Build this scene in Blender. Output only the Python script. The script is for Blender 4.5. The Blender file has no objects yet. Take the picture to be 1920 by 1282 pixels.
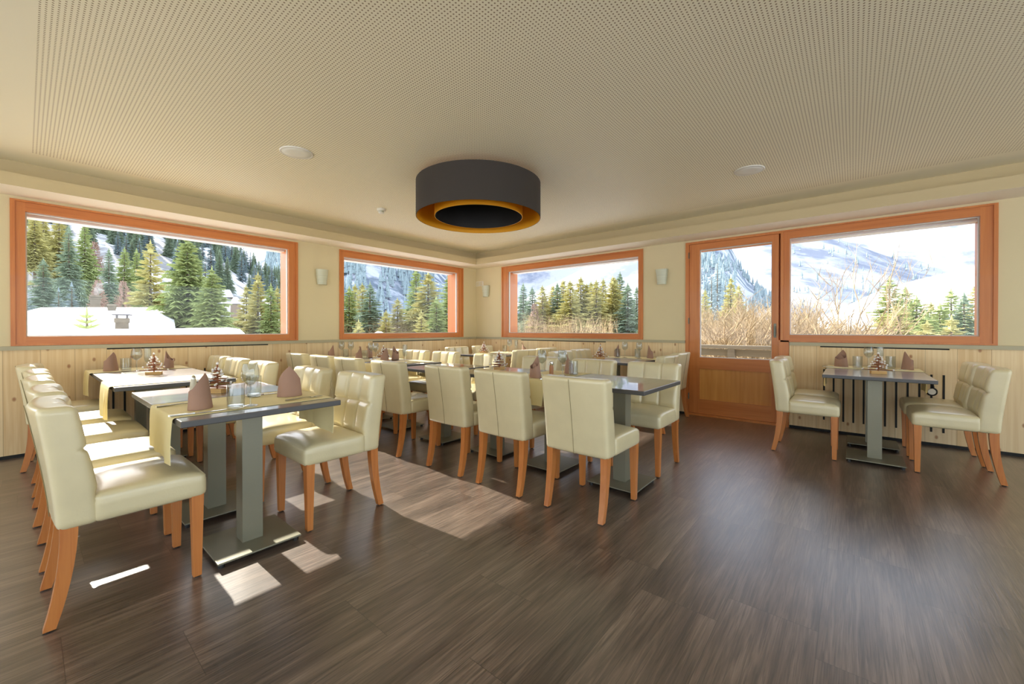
import bpy, math, random
import numpy as np
from mathutils import Vector, Matrix

# ------------------------------------------------------------------ camera, light, exposure
SC = bpy.context.scene
COL = SC.collection
CAMP = Vector((5.6985, -5.7141, 1.14))
cam_d = bpy.data.cameras.new('camera')
cam = bpy.data.objects.new('camera', cam_d)
COL.objects.link(cam)
cam_d.sensor_width = 36.0
cam_d.lens = 764.36 / 1920 * 36.0
cam_d.shift_y = -19.93 / 1920
cam_d.clip_end = 6000
cam_d.clip_start = 0.02
yaw, pitch = 2.26719, -0.005548
fw = Vector((math.cos(yaw) * math.cos(pitch), math.sin(yaw) * math.cos(pitch), math.sin(pitch)))
cam.location = CAMP
cam.rotation_euler = fw.to_track_quat('-Z', 'Y').to_euler()
SC.camera = cam

w = bpy.data.worlds.new('world')
SC.world = w
w.use_nodes = True
nt = w.node_tree
nt.nodes.clear()
out = nt.nodes.new('ShaderNodeOutputWorld')
bg = nt.nodes.new('ShaderNodeBackground')
sky = nt.nodes.new('ShaderNodeTexSky')
sky.sky_type = 'NISHITA'
sky.sun_disc = False
sky.sun_elevation = math.radians(26.6)
sky.sun_rotation = math.radians(-90)
sky.altitude = 1500
sky.air_density = 1.0
sky.dust_density = 2.5
sky.ozone_density = 1.0
mixw = nt.nodes.new('ShaderNodeMix')
mixw.data_type = 'RGBA'
mixw.inputs[0].default_value = 0.55
mixw.inputs[7].default_value = (4.6, 4.7, 4.9, 1)
nt.links.new(sky.outputs[0], mixw.inputs[6])
nt.links.new(mixw.outputs[2], bg.inputs[0])
bg.inputs[1].default_value = 0.6
nt.links.new(bg.outputs[0], out.inputs[0])

sun_d = bpy.data.lights.new('sun', 'SUN')
sun_d.energy = 13.0
sun_d.angle = math.radians(0.6)
sun_d.color = (1.0, 0.93, 0.80)
sun = bpy.data.objects.new('sun', sun_d)
COL.objects.link(sun)
sun.rotation_euler = Vector((1.0, 0.02, -0.5)).to_track_quat('-Z', 'Y').to_euler()
sun.location = (-20, 0, 12)

SC.view_settings.view_transform = 'Standard'
SC.view_settings.look = 'None'
SC.view_settings.gamma = 1.0
SC.view_settings.use_curve_mapping = False
SC.view_settings.exposure = 0.12
SC.render.engine = 'CYCLES'
SC.cycles.max_bounces = 10
SC.cycles.diffuse_bounces = 6
SC.cycles.glossy_bounces = 4
SC.cycles.transparent_max_bounces = 24
SC.cycles.transmission_bounces = 6
SC.cycles.sample_clamp_indirect = 6.0
SC.cycles.caustics_reflective = False
SC.cycles.caustics_refractive = False
SC.cycles.use_denoising = True

def portal(x, y, z, sx, sy, rot):
    d = bpy.data.lights.new('window_portal', 'AREA')
    d.shape = 'RECTANGLE'
    d.size = sx
    d.size_y = sy
    d.cycles.is_portal = True
    o = bpy.data.objects.new('window_portal', d)
    COL.objects.link(o)
    o.location = (x, y, z)
    o.rotation_euler = rot

# ------------------------------------------------------------------ materials
def srgb(r, g, b):
    def f(c):
        c /= 255.0
        return c / 12.92 if c <= 0.04045 else ((c + 0.055) / 1.055) ** 2.4
    return (f(r), f(g), f(b), 1.0)

def new_mat(name):
    m = bpy.data.materials.new(name)
    m.use_nodes = True
    m.node_tree.nodes.clear()
    return m, m.node_tree.nodes, m.node_tree.links

def pbr(name, col, rough=0.5, metal=0.0, noise=None, bump=None, coat=0.0, spec=0.5, sheen=0.0, trans=0.0):
    """noise=(scale xyz, amount, detail) varies the colour; bump=(scale xyz, strength)"""
    m, N, L = new_mat(name)
    o = N.new('ShaderNodeOutputMaterial')
    b = N.new('ShaderNodeBsdfPrincipled')
    L.new(b.outputs[0], o.inputs[0])
    b.inputs['Base Color'].default_value = col
    b.inputs['Roughness'].default_value = rough
    b.inputs['Metallic'].default_value = metal
    b.inputs['Coat Weight'].default_value = coat
    b.inputs['Coat Roughness'].default_value = 0.15
    b.inputs['Specular IOR Level'].default_value = spec
    if noise or bump:
        tc = N.new('ShaderNodeTexCoord')
    if noise:
        mp = N.new('ShaderNodeMapping')
        mp.inputs['Scale'].default_value = noise[0]
        L.new(tc.outputs['Object'], mp.inputs[0])
        n = N.new('ShaderNodeTexNoise')
        n.inputs['Scale'].default_value = 1.0
        n.inputs['Detail'].default_value = noise[2] if len(noise) > 2 else 3
        L.new(mp.outputs[0], n.inputs[0])
        r = N.new('ShaderNodeMapRange')
        r.inputs['From Min'].default_value = 0.25
        r.inputs['From Max'].default_value = 0.75
        r.inputs['To Min'].default_value = 1 - noise[1]
        r.inputs['To Max'].default_value = 1 + noise[1]
        L.new(n.outputs[0], r.inputs[0])
        v = N.new('ShaderNodeVectorMath')
        v.operation = 'SCALE'
        v.inputs[0].default_value = col[:3]
        L.new(r.outputs[0], v.inputs['Scale'])
        L.new(v.outputs[0], b.inputs['Base Color'])
    if bump:
        mp = N.new('ShaderNodeMapping')
        mp.inputs['Scale'].default_value = bump[0]
        L.new(tc.outputs['Object'], mp.inputs[0])
        n = N.new('ShaderNodeTexNoise')
        n.inputs['Scale'].default_value = 1.0
        n.inputs['Detail'].default_value = 4
        L.new(mp.outputs[0], n.inputs[0])
        bp = N.new('ShaderNodeBump')
        bp.inputs['Strength'].default_value = bump[1]
        bp.inputs['Distance'].default_value = 0.01
        L.new(n.outputs[0], bp.inputs['Height'])
        L.new(bp.outputs[0], b.inputs['Normal'])
    return m

def wood(name, c1, c2, axis, rough=0.4, fine=60, coat=0.0, stripes=True):
    """grain along axis (0,1,2) in object coordinates"""
    m, N, L = new_mat(name)
    o = N.new('ShaderNodeOutputMaterial')
    b = N.new('ShaderNodeBsdfPrincipled')
    L.new(b.outputs[0], o.inputs[0])
    b.inputs['Roughness'].default_value = rough
    b.inputs['Coat Weight'].default_value = coat
    tc = N.new('ShaderNodeTexCoord')
    mp = N.new('ShaderNodeMapping')
    s = [fine, fine, fine]
    s[axis] = fine / 25.0
    mp.inputs['Scale'].default_value = s
    L.new(tc.outputs['Object'], mp.inputs[0])
    n = N.new('ShaderNodeTexNoise')
    n.inputs['Scale'].default_value = 1.0
    n.inputs['Detail'].default_value = 5
    n.inputs['Distortion'].default_value = 0.6
    L.new(mp.outputs[0], n.inputs[0])
    mp2 = N.new('ShaderNodeMapping')
    s2 = [9, 9, 9]
    s2[axis] = 0.6
    mp2.inputs['Scale'].default_value = s2
    L.new(tc.outputs['Object'], mp2.inputs[0])
    n2 = N.new('ShaderNodeTexNoise')
    n2.inputs['Scale'].default_value = 1.0
    n2.inputs['Detail'].default_value = 2
    L.new(mp2.outputs[0], n2.inputs[0])
    ad = N.new('ShaderNodeMath')
    ad.operation = 'MULTIPLY_ADD'
    ad.inputs[1].default_value = 0.45
    L.new(n.outputs[0], ad.inputs[0])
    sc = N.new('ShaderNodeMath')
    sc.operation = 'MULTIPLY'
    sc.inputs[1].default_value = 0.55
    L.new(n2.outputs[0], sc.inputs[0])
    L.new(sc.outputs[0], ad.inputs[2])
    cr = N.new('ShaderNodeValToRGB')
    cr.color_ramp.elements[0].position = 0.33
    cr.color_ramp.elements[0].color = c1
    cr.color_ramp.elements[1].position = 0.66
    cr.color_ramp.elements[1].color = c2
    L.new(ad.outputs[0], cr.inputs[0])
    L.new(cr.outputs[0], b.inputs['Base Color'])
    return m

def math_node(N, L, op, a, b=None, c=None):
    n = N.new('ShaderNodeMath')
    n.operation = op
    for i, v in enumerate((a, b, c)):
        if v is None:
            continue
        if isinstance(v, (int, float)):
            n.inputs[i].default_value = v
        else:
            L.new(v, n.inputs[i])
    return n.outputs[0]

M = {}
M['plaster'] = pbr('plaster_beige', srgb(216, 203, 164), 0.85, noise=((1.2, 1.2, 1.2), 0.04), bump=((90, 90, 90), 0.08))
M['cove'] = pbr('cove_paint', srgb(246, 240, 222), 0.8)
M['cove_face_shade'] = pbr('cove_beige_painted_shade', srgb(202, 186, 146), 0.85)  # beige darkened to paint in the trough's shade, also on the lip
M['leather'] = pbr('cream_leather', srgb(216, 204, 164), 0.33, noise=((8, 8, 8), 0.05), bump=((120, 120, 120), 0.06), coat=0.4)
M['seam'] = pbr('seam_thread', srgb(146, 132, 94), 0.8)
M['chair_leg'] = wood('chair_leg_wood', srgb(178, 102, 46), srgb(210, 138, 72), 2, 0.35, 50, 0.2)
M['larch'] = {a: wood('larch_frame_%d' % a, srgb(186, 106, 46), srgb(208, 132, 66), a, 0.42, 45, 0.1) for a in (0, 1, 2)}
M['door_panel'] = wood('larch_door_panel', srgb(198, 130, 52), srgb(226, 164, 84), 2, 0.4, 30, 0.1)
M['steel'] = pbr('brushed_steel', srgb(134, 131, 112), 0.42, 0.35, bump=((12, 12, 300), 0.05))
M['glide'] = pbr('black_plastic', srgb(30, 28, 26), 0.5)
M['black_gap'] = pbr('black_recess', srgb(26, 26, 24), 0.7)
M['charcoal'] = pbr('charcoal_fabric', srgb(54, 48, 42), 0.75, bump=((500, 500, 500), 0.06))
M['lamp_black'] = pbr('lamp_black_inside', srgb(28, 26, 24), 0.45)
M['gold'] = pbr('gold_lining', srgb(232, 168, 30), 0.4, 0.2)
M['white_plastic'] = pbr('white_plastic', srgb(232, 230, 220), 0.4)
M['blind_white'] = pbr('blind_box_white', srgb(246, 246, 242), 0.5)
M['speaker'] = pbr('speaker_grille', srgb(240, 240, 230), 0.6, bump=((700, 700, 700), 0.1))
M['sconce'] = pbr('sconce_glass', srgb(196, 200, 176), 0.3, noise=((4, 4, 60), 0.08))
M['runner'] = pbr('runner_cloth', srgb(236, 222, 168), 0.8, bump=((350, 350, 350), 0.12))
M['napkin'] = pbr('napkin_mauve', srgb(164, 130, 112), 0.85, bump=((300, 300, 300), 0.08))
M['cutlery'] = pbr('cutlery_steel', srgb(210, 208, 200), 0.2, 1.0)
M['twig'] = pbr('twig_brown', srgb(140, 84, 52), 0.8, noise=((60, 60, 60), 0.25))
M['snow_bead'] = pbr('snow_bead_white', srgb(240, 236, 232), 0.6)
M['block'] = wood('block_wood', srgb(196, 146, 84), srgb(226, 184, 118), 0, 0.6, 60)
M['shaker'] = pbr('shaker_ceramic', srgb(222, 214, 190), 0.25)
M['mill'] = wood('mill_wood', srgb(150, 96, 58), srgb(182, 126, 80), 2, 0.4, 60)
M['grey_rail'] = pbr('weathered_rail', srgb(150, 142, 128), 0.8, noise=((2, 2, 30), 0.12))
M['gasket'] = pbr('glazing_bead_pale', srgb(206, 206, 200), 0.5)
M['handle'] = pbr('handle_metal', srgb(96, 96, 84), 0.35, 0.8)
M['sill'] = pbr('sill_stone', srgb(176, 168, 138), 0.45, noise=((3, 3, 3), 0.06))

def thin_glass(name, tint=(1, 1, 1, 1), refl=1.0):
    m, N, L = new_mat(name)
    o = N.new('ShaderNodeOutputMaterial')
    t = N.new('ShaderNodeBsdfTransparent')
    t.inputs[0].default_value = tint
    g = N.new('ShaderNodeBsdfGlossy')
    g.inputs['Roughness'].default_value = 0.02
    f = N.new('ShaderNodeLayerWeight')
    f.inputs[0].default_value = 0.5
    s = math_node(N, L, 'MULTIPLY_ADD', math_node(N, L, 'POWER', f.outputs['Facing'], 4.0), 0.75 * refl, 0.035 * refl)
    mx = N.new('ShaderNodeMixShader')
    L.new(s, mx.inputs[0])
    L.new(t.outputs[0], mx.inputs[1])
    L.new(g.outputs[0], mx.inputs[2])
    L.new(mx.outputs[0], o.inputs[0])
    return m
M['pane'] = thin_glass('window_glass', (0.98, 0.985, 0.985, 1), 0.38)
M['glass'] = thin_glass('drinking_glass', (0.90, 0.92, 0.92, 1), 1.7)

def tabletop_mat():
    m = wood('dark_tabletop', srgb(72, 64, 61), srgb(112, 104, 100), 1, 0.30, 70, 0.8)
    return m
M['top'] = tabletop_mat()
M['top_edge'] = pbr('tabletop_edge', srgb(78, 78, 78), 0.4)

def floor_mat():
    m, N, L = new_mat('dark_plank_floor')
    o = N.new('ShaderNodeOutputMaterial')
    b = N.new('ShaderNodeBsdfPrincipled')
    L.new(b.outputs[0], o.inputs[0])
    tc = N.new('ShaderNodeTexCoord')
    sep = N.new('ShaderNodeSeparateXYZ')
    L.new(tc.outputs['Object'], sep.inputs[0])
    X, Y = sep.outputs[0], sep.outputs[1]
    PW, PL = 0.307, 0.93
    xr = math_node(N, L, 'DIVIDE', math_node(N, L, 'ADD', X, -5.603 + 20 * PW), PW)
    col = math_node(N, L, 'FLOOR', xr)
    fx = math_node(N, L, 'FRACT', xr)
    wn = N.new('ShaderNodeTexWhiteNoise')
    wn.noise_dimensions = '1D'
    L.new(col, wn.inputs['W'])
    yr = math_node(N, L, 'ADD', math_node(N, L, 'DIVIDE', math_node(N, L, 'ADD', Y, 30), PL), wn.outputs['Value'])
    row = math_node(N, L, 'FLOOR', yr)
    fy = math_node(N, L, 'FRACT', yr)
    wn2 = N.new('ShaderNodeTexWhiteNoise')
    wn2.noise_dimensions = '2D'
    cv = N.new('ShaderNodeCombineXYZ')
    L.new(col, cv.inputs[0])
    L.new(row, cv.inputs[1])
    L.new(cv.outputs[0], wn2.inputs['Vector'])
    rnd = wn2.outputs['Value']
    # grain coordinates shifted per plank
    gx = math_node(N, L, 'MULTIPLY', X, 70.0)
    gy = math_node(N, L, 'MULTIPLY', Y, 2.6)
    gz = math_node(N, L, 'MULTIPLY', rnd, 37.0)
    gv = N.new('ShaderNodeCombineXYZ')
    L.new(gx, gv.inputs[0]); L.new(gy, gv.inputs[1]); L.new(gz, gv.inputs[2])
    n = N.new('ShaderNodeTexNoise')
    n.inputs['Scale'].default_value = 1.0
    n.inputs['Detail'].default_value = 5
    n.inputs['Distortion'].default_value = 1.2
    L.new(gv.outputs[0], n.inputs[0])
    gv2 = N.new('ShaderNodeCombineXYZ')
    L.new(math_node(N, L, 'MULTIPLY', X, 5.0), gv2.inputs[0]); L.new(math_node(N, L, 'MULTIPLY', Y, 0.9), gv2.inputs[1]); L.new(gz, gv2.inputs[2])
    n2 = N.new('ShaderNodeTexNoise')
    n2.inputs['Scale'].default_value = 1.0
    n2.inputs['Detail'].default_value = 3
    n2.inputs['Distortion'].default_value = 1.5
    L.new(gv2.outputs[0], n2.inputs[0])
    f = math_node(N, L, 'MULTIPLY_ADD', n.outputs[0], 0.5, math_node(N, L, 'MULTIPLY', n2.outputs[0], 0.5))
    f = math_node(N, L, 'ADD', f, math_node(N, L, 'MULTIPLY', math_node(N, L, 'SUBTRACT', rnd, 0.5), 0.06))
    cr = N.new('ShaderNodeValToRGB')
    cr.color_ramp.elements[0].position = 0.34
    cr.color_ramp.elements[0].color = srgb(62, 52, 46)
    cr.color_ramp.elements[1].position = 0.68
    cr.color_ramp.elements[1].color = srgb(136, 118, 105)
    e = cr.color_ramp.elements.new(0.5)
    e.color = srgb(97, 83, 73)
    L.new(f, cr.inputs[0])
    # joints
    dx = math_node(N, L, 'MULTIPLY', math_node(N, L, 'MINIMUM', fx, math_node(N, L, 'SUBTRACT', 1.0, fx)), PW)
    dy = math_node(N, L, 'MULTIPLY', math_node(N, L, 'MINIMUM', fy, math_node(N, L, 'SUBTRACT', 1.0, fy)), PL)
    d = math_node(N, L, 'MINIMUM', dx, dy)
    j = math_node(N, L, 'LESS_THAN', d, 0.0012)
    mx = N.new('ShaderNodeMix')
    mx.data_type = 'RGBA'
    L.new(math_node(N, L, 'MULTIPLY', j, 0.6), mx.inputs[0])
    L.new(cr.outputs[0], mx.inputs[6])
    mx.inputs[7].default_value = srgb(24, 18, 15)
    # embossed grain
    n3 = N.new('ShaderNodeTexNoise')
    gv3 = N.new('ShaderNodeCombineXYZ')
    L.new(math_node(N, L, 'MULTIPLY', X, 160.0), gv3.inputs[0]); L.new(math_node(N, L, 'MULTIPLY', Y, 5.0), gv3.inputs[1]); L.new(gz, gv3.inputs[2])
    n3.inputs['Scale'].default_value = 1.0
    n3.inputs['Detail'].default_value = 2
    n3.inputs['Distortion'].default_value = 0.8
    L.new(gv3.outputs[0], n3.inputs[0])
    st = N.new('ShaderNodeMapRange')
    st.inputs['From Min'].default_value = 0.36
    st.inputs['From Max'].default_value = 0.52
    st.inputs['To Min'].default_value = 0.62
    st.inputs['To Max'].default_value = 1.06
    L.new(n3.outputs[0], st.inputs[0])
    vs_ = N.new('ShaderNodeVectorMath')
    vs_.operation = 'SCALE'
    L.new(mx.outputs[2], vs_.inputs[0])
    L.new(st.outputs[0], vs_.inputs['Scale'])
    L.new(vs_.outputs[0], b.inputs['Base Color'])
    bp = N.new('ShaderNodeBump')
    bp.inputs['Strength'].default_value = 0.45
    bp.inputs['Distance'].default_value = 0.0024
    L.new(n3.outputs[0], bp.inputs['Height'])
    L.new(bp.outputs[0], b.inputs['Normal'])
    b.inputs['Roughness'].default_value = 0.34
    b.inputs['Specular IOR Level'].default_value = 0.7
    b.inputs['Coat Weight'].default_value = 0.9
    b.inputs['Coat Roughness'].default_value = 0.30
    return m
M['floor'] = floor_mat()

def pine_mat():
    m, N, L = new_mat('pine_boards')
    o = N.new('ShaderNodeOutputMaterial')
    b = N.new('ShaderNodeBsdfPrincipled')
    L.new(b.outputs[0], o.inputs[0])
    b.inputs['Roughness'].default_value = 0.55
    tc = N.new('ShaderNodeTexCoord')
    sep = N.new('ShaderNodeSeparateXYZ')
    L.new(tc.outputs['Object'], sep.inputs[0])
    H = math_node(N, L, 'ADD', sep.outputs[0], sep.outputs[1])
    Z = sep.outputs[2]
    bw = 0.215
    hr = math_node(N, L, 'DIVIDE', math_node(N, L, 'ADD', H, 40.0), bw)
    col = math_node(N, L, 'FLOOR', hr)
    fr = math_node(N, L, 'FRACT', hr)
    wn = N.new('ShaderNodeTexWhiteNoise')
    wn.noise_dimensions = '1D'
    L.new(col, wn.inputs['W'])
    rnd = wn.outputs['Value']
    gv = N.new('ShaderNodeCombineXYZ')
    L.new(math_node(N, L, 'MULTIPLY', H, 42.0), gv.inputs[0])
    L.new(math_node(N, L, 'MULTIPLY', rnd, 50.0), gv.inputs[1])
    L.new(math_node(N, L, 'MULTIPLY', Z, 1.3), gv.inputs[2])
    n = N.new('ShaderNodeTexNoise')
    n.inputs['Scale'].default_value = 1.0
    n.inputs['Detail'].default_value = 3
    n.inputs['Distortion'].default_value = 0.5
    L.new(gv.outputs[0], n.inputs[0])
    cr = N.new('ShaderNodeValToRGB')
    cr.color_ramp.elements[0].position = 0.3
    cr.color_ramp.elements[0].color = srgb(220, 188, 138)
    cr.color_ramp.elements[1].position = 0.7
    cr.color_ramp.elements[1].color = srgb(236, 212, 168)
    L.new(math_node(N, L, 'ADD', n.outputs[0], math_node(N, L, 'MULTIPLY', math_node(N, L, 'SUBTRACT', rnd, 0.5), 0.25)), cr.inputs[0])
    # knots
    kv = N.new('ShaderNodeCombineXYZ')
    L.new(math_node(N, L, 'MULTIPLY', H, 6.5), kv.inputs[0])
    L.new(math_node(N, L, 'MULTIPLY', Z, 4.0), kv.inputs[1])
    vo = N.new('ShaderNodeTexVoronoi')
    vo.voronoi_dimensions = '2D'
    vo.inputs['Scale'].default_value = 1.0
    L.new(kv.outputs[0], vo.inputs['Vector'])
    sepc = N.new('ShaderNodeSeparateColor')
    L.new(vo.outputs['Color'], sepc.inputs[0])
    on = math_node(N, L, 'GREATER_THAN', sepc.outputs[0], 0.45)
    kn = N.new('ShaderNodeMapRange')
    kn.inputs['From Min'].default_value = 0.04
    kn.inputs['From Max'].default_value = 0.10
    kn.inputs['To Min'].default_value = 0.75
    kn.inputs['To Max'].default_value = 0.0
    L.new(vo.outputs['Distance'], kn.inputs[0])
    mx = N.new('ShaderNodeMix')
    mx.data_type = 'RGBA'
    L.new(math_node(N, L, 'MULTIPLY', kn.outputs[0], on), mx.inputs[0])
    L.new(cr.outputs[0], mx.inputs[6])
    mx.inputs[7].default_value = srgb(150, 84, 42)
    # joints
    d = math_node(N, L, 'MULTIPLY', math_node(N, L, 'MINIMUM', fr, math_node(N, L, 'SUBTRACT', 1.0, fr)), bw)
    j = math_node(N, L, 'LESS_THAN', d, 0.0016)
    mx2 = N.new('ShaderNodeMix')
    mx2.data_type = 'RGBA'
    L.new(math_node(N, L, 'MULTIPLY', j, 0.55), mx2.inputs[0])
    L.new(mx.outputs[2], mx2.inputs[6])
    mx2.inputs[7].default_value = srgb(120, 84, 50)
    L.new(mx2.outputs[2], b.inputs['Base Color'])
    return m
M['pine'] = pine_mat()

def ceiling_mat(perforated):
    m, N, L = new_mat('ceiling_perforated' if perforated else 'ceiling_plain')
    o = N.new('ShaderNodeOutputMaterial')
    b = N.new('ShaderNodeBsdfPrincipled')
    L.new(b.outputs[0], o.inputs[0])
    b.inputs['Roughness'].default_value = 0.6
    base = srgb(248, 242, 214)
    b.inputs['Base Color'].default_value = base
    if perforated:
        tc = N.new('ShaderNodeTexCoord')
        sep = N.new('ShaderNodeSeparateXYZ')
        L.new(tc.outputs['Object'], sep.inputs[0])
        P = 0.0185
        def c(v):
            return math_node(N, L, 'MULTIPLY', math_node(N, L, 'SUBTRACT', math_node(N, L, 'FRACT', math_node(N, L, 'DIVIDE', math_node(N, L, 'ADD', v, 50.0), P)), 0.5), P)
        a, d = c(sep.outputs[0]), c(sep.outputs[1])
        r = math_node(N, L, 'SQRT', math_node(N, L, 'ADD', math_node(N, L, 'MULTIPLY', a, a), math_node(N, L, 'MULTIPLY', d, d)))
        h = math_node(N, L, 'LESS_THAN', r, 0.0041)
        mx = N.new('ShaderNodeMix')
        mx.data_type = 'RGBA'
        L.new(h, mx.inputs[0])
        mx.inputs[6].default_value = base
        mx.inputs[7].default_value = srgb(156, 138, 104)
        L.new(mx.outputs[2], b.inputs['Base Color'])
    return m
M['ceil'] = ceiling_mat(False)
M['ceil_p'] = ceiling_mat(True)

# ------------------------------------------------------------------ mesh helpers
class MB:
    def __init__(s):
        s.v = []; s.f = []; s.mi = []
    def add(s, vs, fs, mi=0):
        k = len(s.v)
        s.v += [tuple(p) for p in vs]
        s.f += [tuple(i + k for i in f) for f in fs]
        s.mi += [mi] * len(fs)
    def box(s, x0, x1, y0, y1, z0, z1, mi=0):
        x0, x1 = min(x0, x1), max(x0, x1); y0, y1 = min(y0, y1), max(y0, y1); z0, z1 = min(z0, z1), max(z0, z1)
        s.add([(x0,y0,z0),(x1,y0,z0),(x1,y1,z0),(x0,y1,z0),(x0,y0,z1),(x1,y0,z1),(x1,y1,z1),(x0,y1,z1)],
              [(0,3,2,1),(4,5,6,7),(0,1,5,4),(1,2,6,5),(2,3,7,6),(3,0,4,7)], mi)
    def revolve(s, prof, n=20, cx=0, cy=0, mi=0, close=True):
        """prof: list of (r, z)"""
        vs = []
        for r, z in prof:
            for i in range(n):
                a = 2 * math.pi * i / n
                vs.append((cx + r * math.cos(a), cy + r * math.sin(a), z))
        fs = []
        for k in range(len(prof) - 1):
            for i in range(n):
                j = (i + 1) % n
                fs.append((k*n+i, k*n+j, (k+1)*n+j, (k+1)*n+i))
        if close:
            if prof[0][0] > 1e-6: fs.append(tuple(range(n-1, -1, -1)))
            if prof[-1][0] > 1e-6: fs.append(tuple((len(prof)-1)*n + i for i in range(n)))
        s.add(vs, fs, mi)
    def tube(s, pts, rad, n=6, mi=0):
        pts = [Vector(p) for p in pts]
        if isinstance(rad, (int, float)): rad = [rad] * len(pts)
        vs = []
        for k, p in enumerate(pts):
            a = pts[max(k-1, 0)]; b = pts[min(k+1, len(pts)-1)]
            d = (b - a).normalized()
            u = d.cross(Vector((0, 0, 1)))
            if u.length < 1e-3: u = Vector((1, 0, 0))
            u.normalize(); v = d.cross(u)
            for i in range(n):
                t = 2 * math.pi * i / n
                vs.append(p + (u * math.cos(t) + v * math.sin(t)) * rad[k])
        fs = []
        for k in range(len(pts) - 1):
            for i in range(n):
                j = (i + 1) % n
                fs.append((k*n+i, k*n+j, (k+1)*n+j, (k+1)*n+i))
        fs.append(tuple(range(n-1, -1, -1)))
        fs.append(tuple((len(pts)-1)*n + i for i in range(n)))
        s.add(vs, fs, mi)
    def ball(s, c, r, mi=0, n=6, m=4):
        prof = [(max(r * math.sin(math.pi * k / m), 1e-5), c[2] - r * math.cos(math.pi * k / m)) for k in range(m + 1)]
        s.revolve(prof, n, c[0], c[1], mi, close=False)
    def build(s, name, mats, parent=None, smooth=False, loc=(0, 0, 0), auto=None):
        me = bpy.data.meshes.new(name)
        me.from_pydata(s.v, [], s.f)
        if not isinstance(mats, (list, tuple)): mats = [mats]
        for m in mats: me.materials.append(m)
        if len(mats) > 1:
            me.polygons.foreach_set('material_index', s.mi)
        if smooth:
            me.polygons.foreach_set('use_smooth', [True] * len(me.polygons))
            if auto is not None:
                try: me.set_sharp_from_angle(angle=math.radians(auto))
                except Exception: pass
        me.update()
        o = bpy.data.objects.new(name, me)
        COL.objects.link(o)
        o.location = loc
        if parent: o.parent = parent
        return o

def tag(o, label=None, cat=None, group=None, kind=None):
    if label: o['label'] = label
    if cat: o['category'] = cat
    if group: o['group'] = group
    if kind: o['kind'] = kind
    return o

def empty(name, loc=(0, 0, 0), rz=0.0, **k):
    o = bpy.data.objects.new(name, None)
    o.empty_display_size = 0.1
    COL.objects.link(o)
    o.location = loc
    o.rotation_euler = (0, 0, rz)
    return tag(o, **k)

def children(o):
    return [c for c in list(bpy.data.objects) if c.parent is o]

def kids_map(root):
    return [(c, kids_map(c)) for c in children(root)]

def copy_tree(root, tree):
    r = root.copy()
    COL.objects.link(r)
    def rec(t, par):
        for c, sub in t:
            d = c.copy()
            d.parent = par
            COL.objects.link(d)
            rec(sub, d)
    rec(tree, r)
    return r

class Proto:
    """first use is the source itself, later uses are copies of it and its parts"""
    def __init__(s, root):
        s.root = root; s.tree = kids_map(root); s.used = False
    def place(s, loc, rz, label, group=None, scale=None):
        o = s.root if not s.used else copy_tree(s.root, s.tree)
        s.used = True
        o.location = loc
        o.rotation_euler = (0, 0, rz)
        if scale: o.scale = (scale,) * 3
        o['label'] = label
        if group: o['group'] = group
        return o

def struct(mb, name, mats, parent=None, **k):
    o = mb.build(name, mats, parent, **k)
    if parent is None: o['kind'] = 'structure'
    return o

def rbox(hx, hy, hz, r, nx, ny, nz):
    """closed rounded box, half sizes; returns verts (np), faces"""
    def axis(h, n):
        a = [-h, -h + r * .2, -h + r * .5, -h + r]
        m = list(np.linspace(-h + r, h - r, n + 1))[1:-1]
        return a + m + [h - r, h - r * .5, h - r * .2, h]
    ax, ay, az = axis(hx, nx), axis(hy, ny), axis(hz, nz)
    idx = {}; V = []; F = []
    def vid(p):
        k = (round(p[0], 6), round(p[1], 6), round(p[2], 6))
        if k not in idx:
            idx[k] = len(V); V.append(p)
        return idx[k]
    def face(U, W, f, flip):
        for i in range(len(U) - 1):
            for j in range(len(W) - 1):
                q = [vid(f(U[i], W[j])), vid(f(U[i+1], W[j])), vid(f(U[i+1], W[j+1])), vid(f(U[i], W[j+1]))]
                F.append(tuple(q[::-1]) if flip else tuple(q))
    face(ax, ay, lambda a, b: (a, b, hz), False); face(ax, ay, lambda a, b: (a, b, -hz), True)
    face(ax, az, lambda a, b: (a, -hy, b), False); face(ax, az, lambda a, b: (a, hy, b), True)
    face(ay, az, lambda a, b: (hx, a, b), False); face(ay, az, lambda a, b: (-hx, a, b), True)
    P = np.array(V)
    inner = np.array([hx - r, hy - r, hz - r])
    Q = np.clip(P, -inner, inner)
    D = P - Q
    n = np.linalg.norm(D, axis=1, keepdims=True)
    n[n == 0] = 1
    return Q + D / n * r, F, P

# ------------------------------------------------------------------ room shell
CEIL, SOFF, LIP, XL, YB = 2.565, 2.32, 2.425, 9.6, -9.0
W_Z0, W_Z1 = 0.99, 2.294
G_Z0, G_Z1 = 1.072, 2.195
WL = [(-5.793, -3.369, -5.705, -3.481), (-2.793, -0.355, -2.722, -0.485)]     # left wall: outer and glass limits in y
WR = [(0.674, 3.382, 0.818, 3.308)]                                          # right wall, in x

b = MB()
b.box(-0.3, XL, YB, 0.3, -0.12, 0)
struct(b, 'floor', M['floor'])

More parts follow.
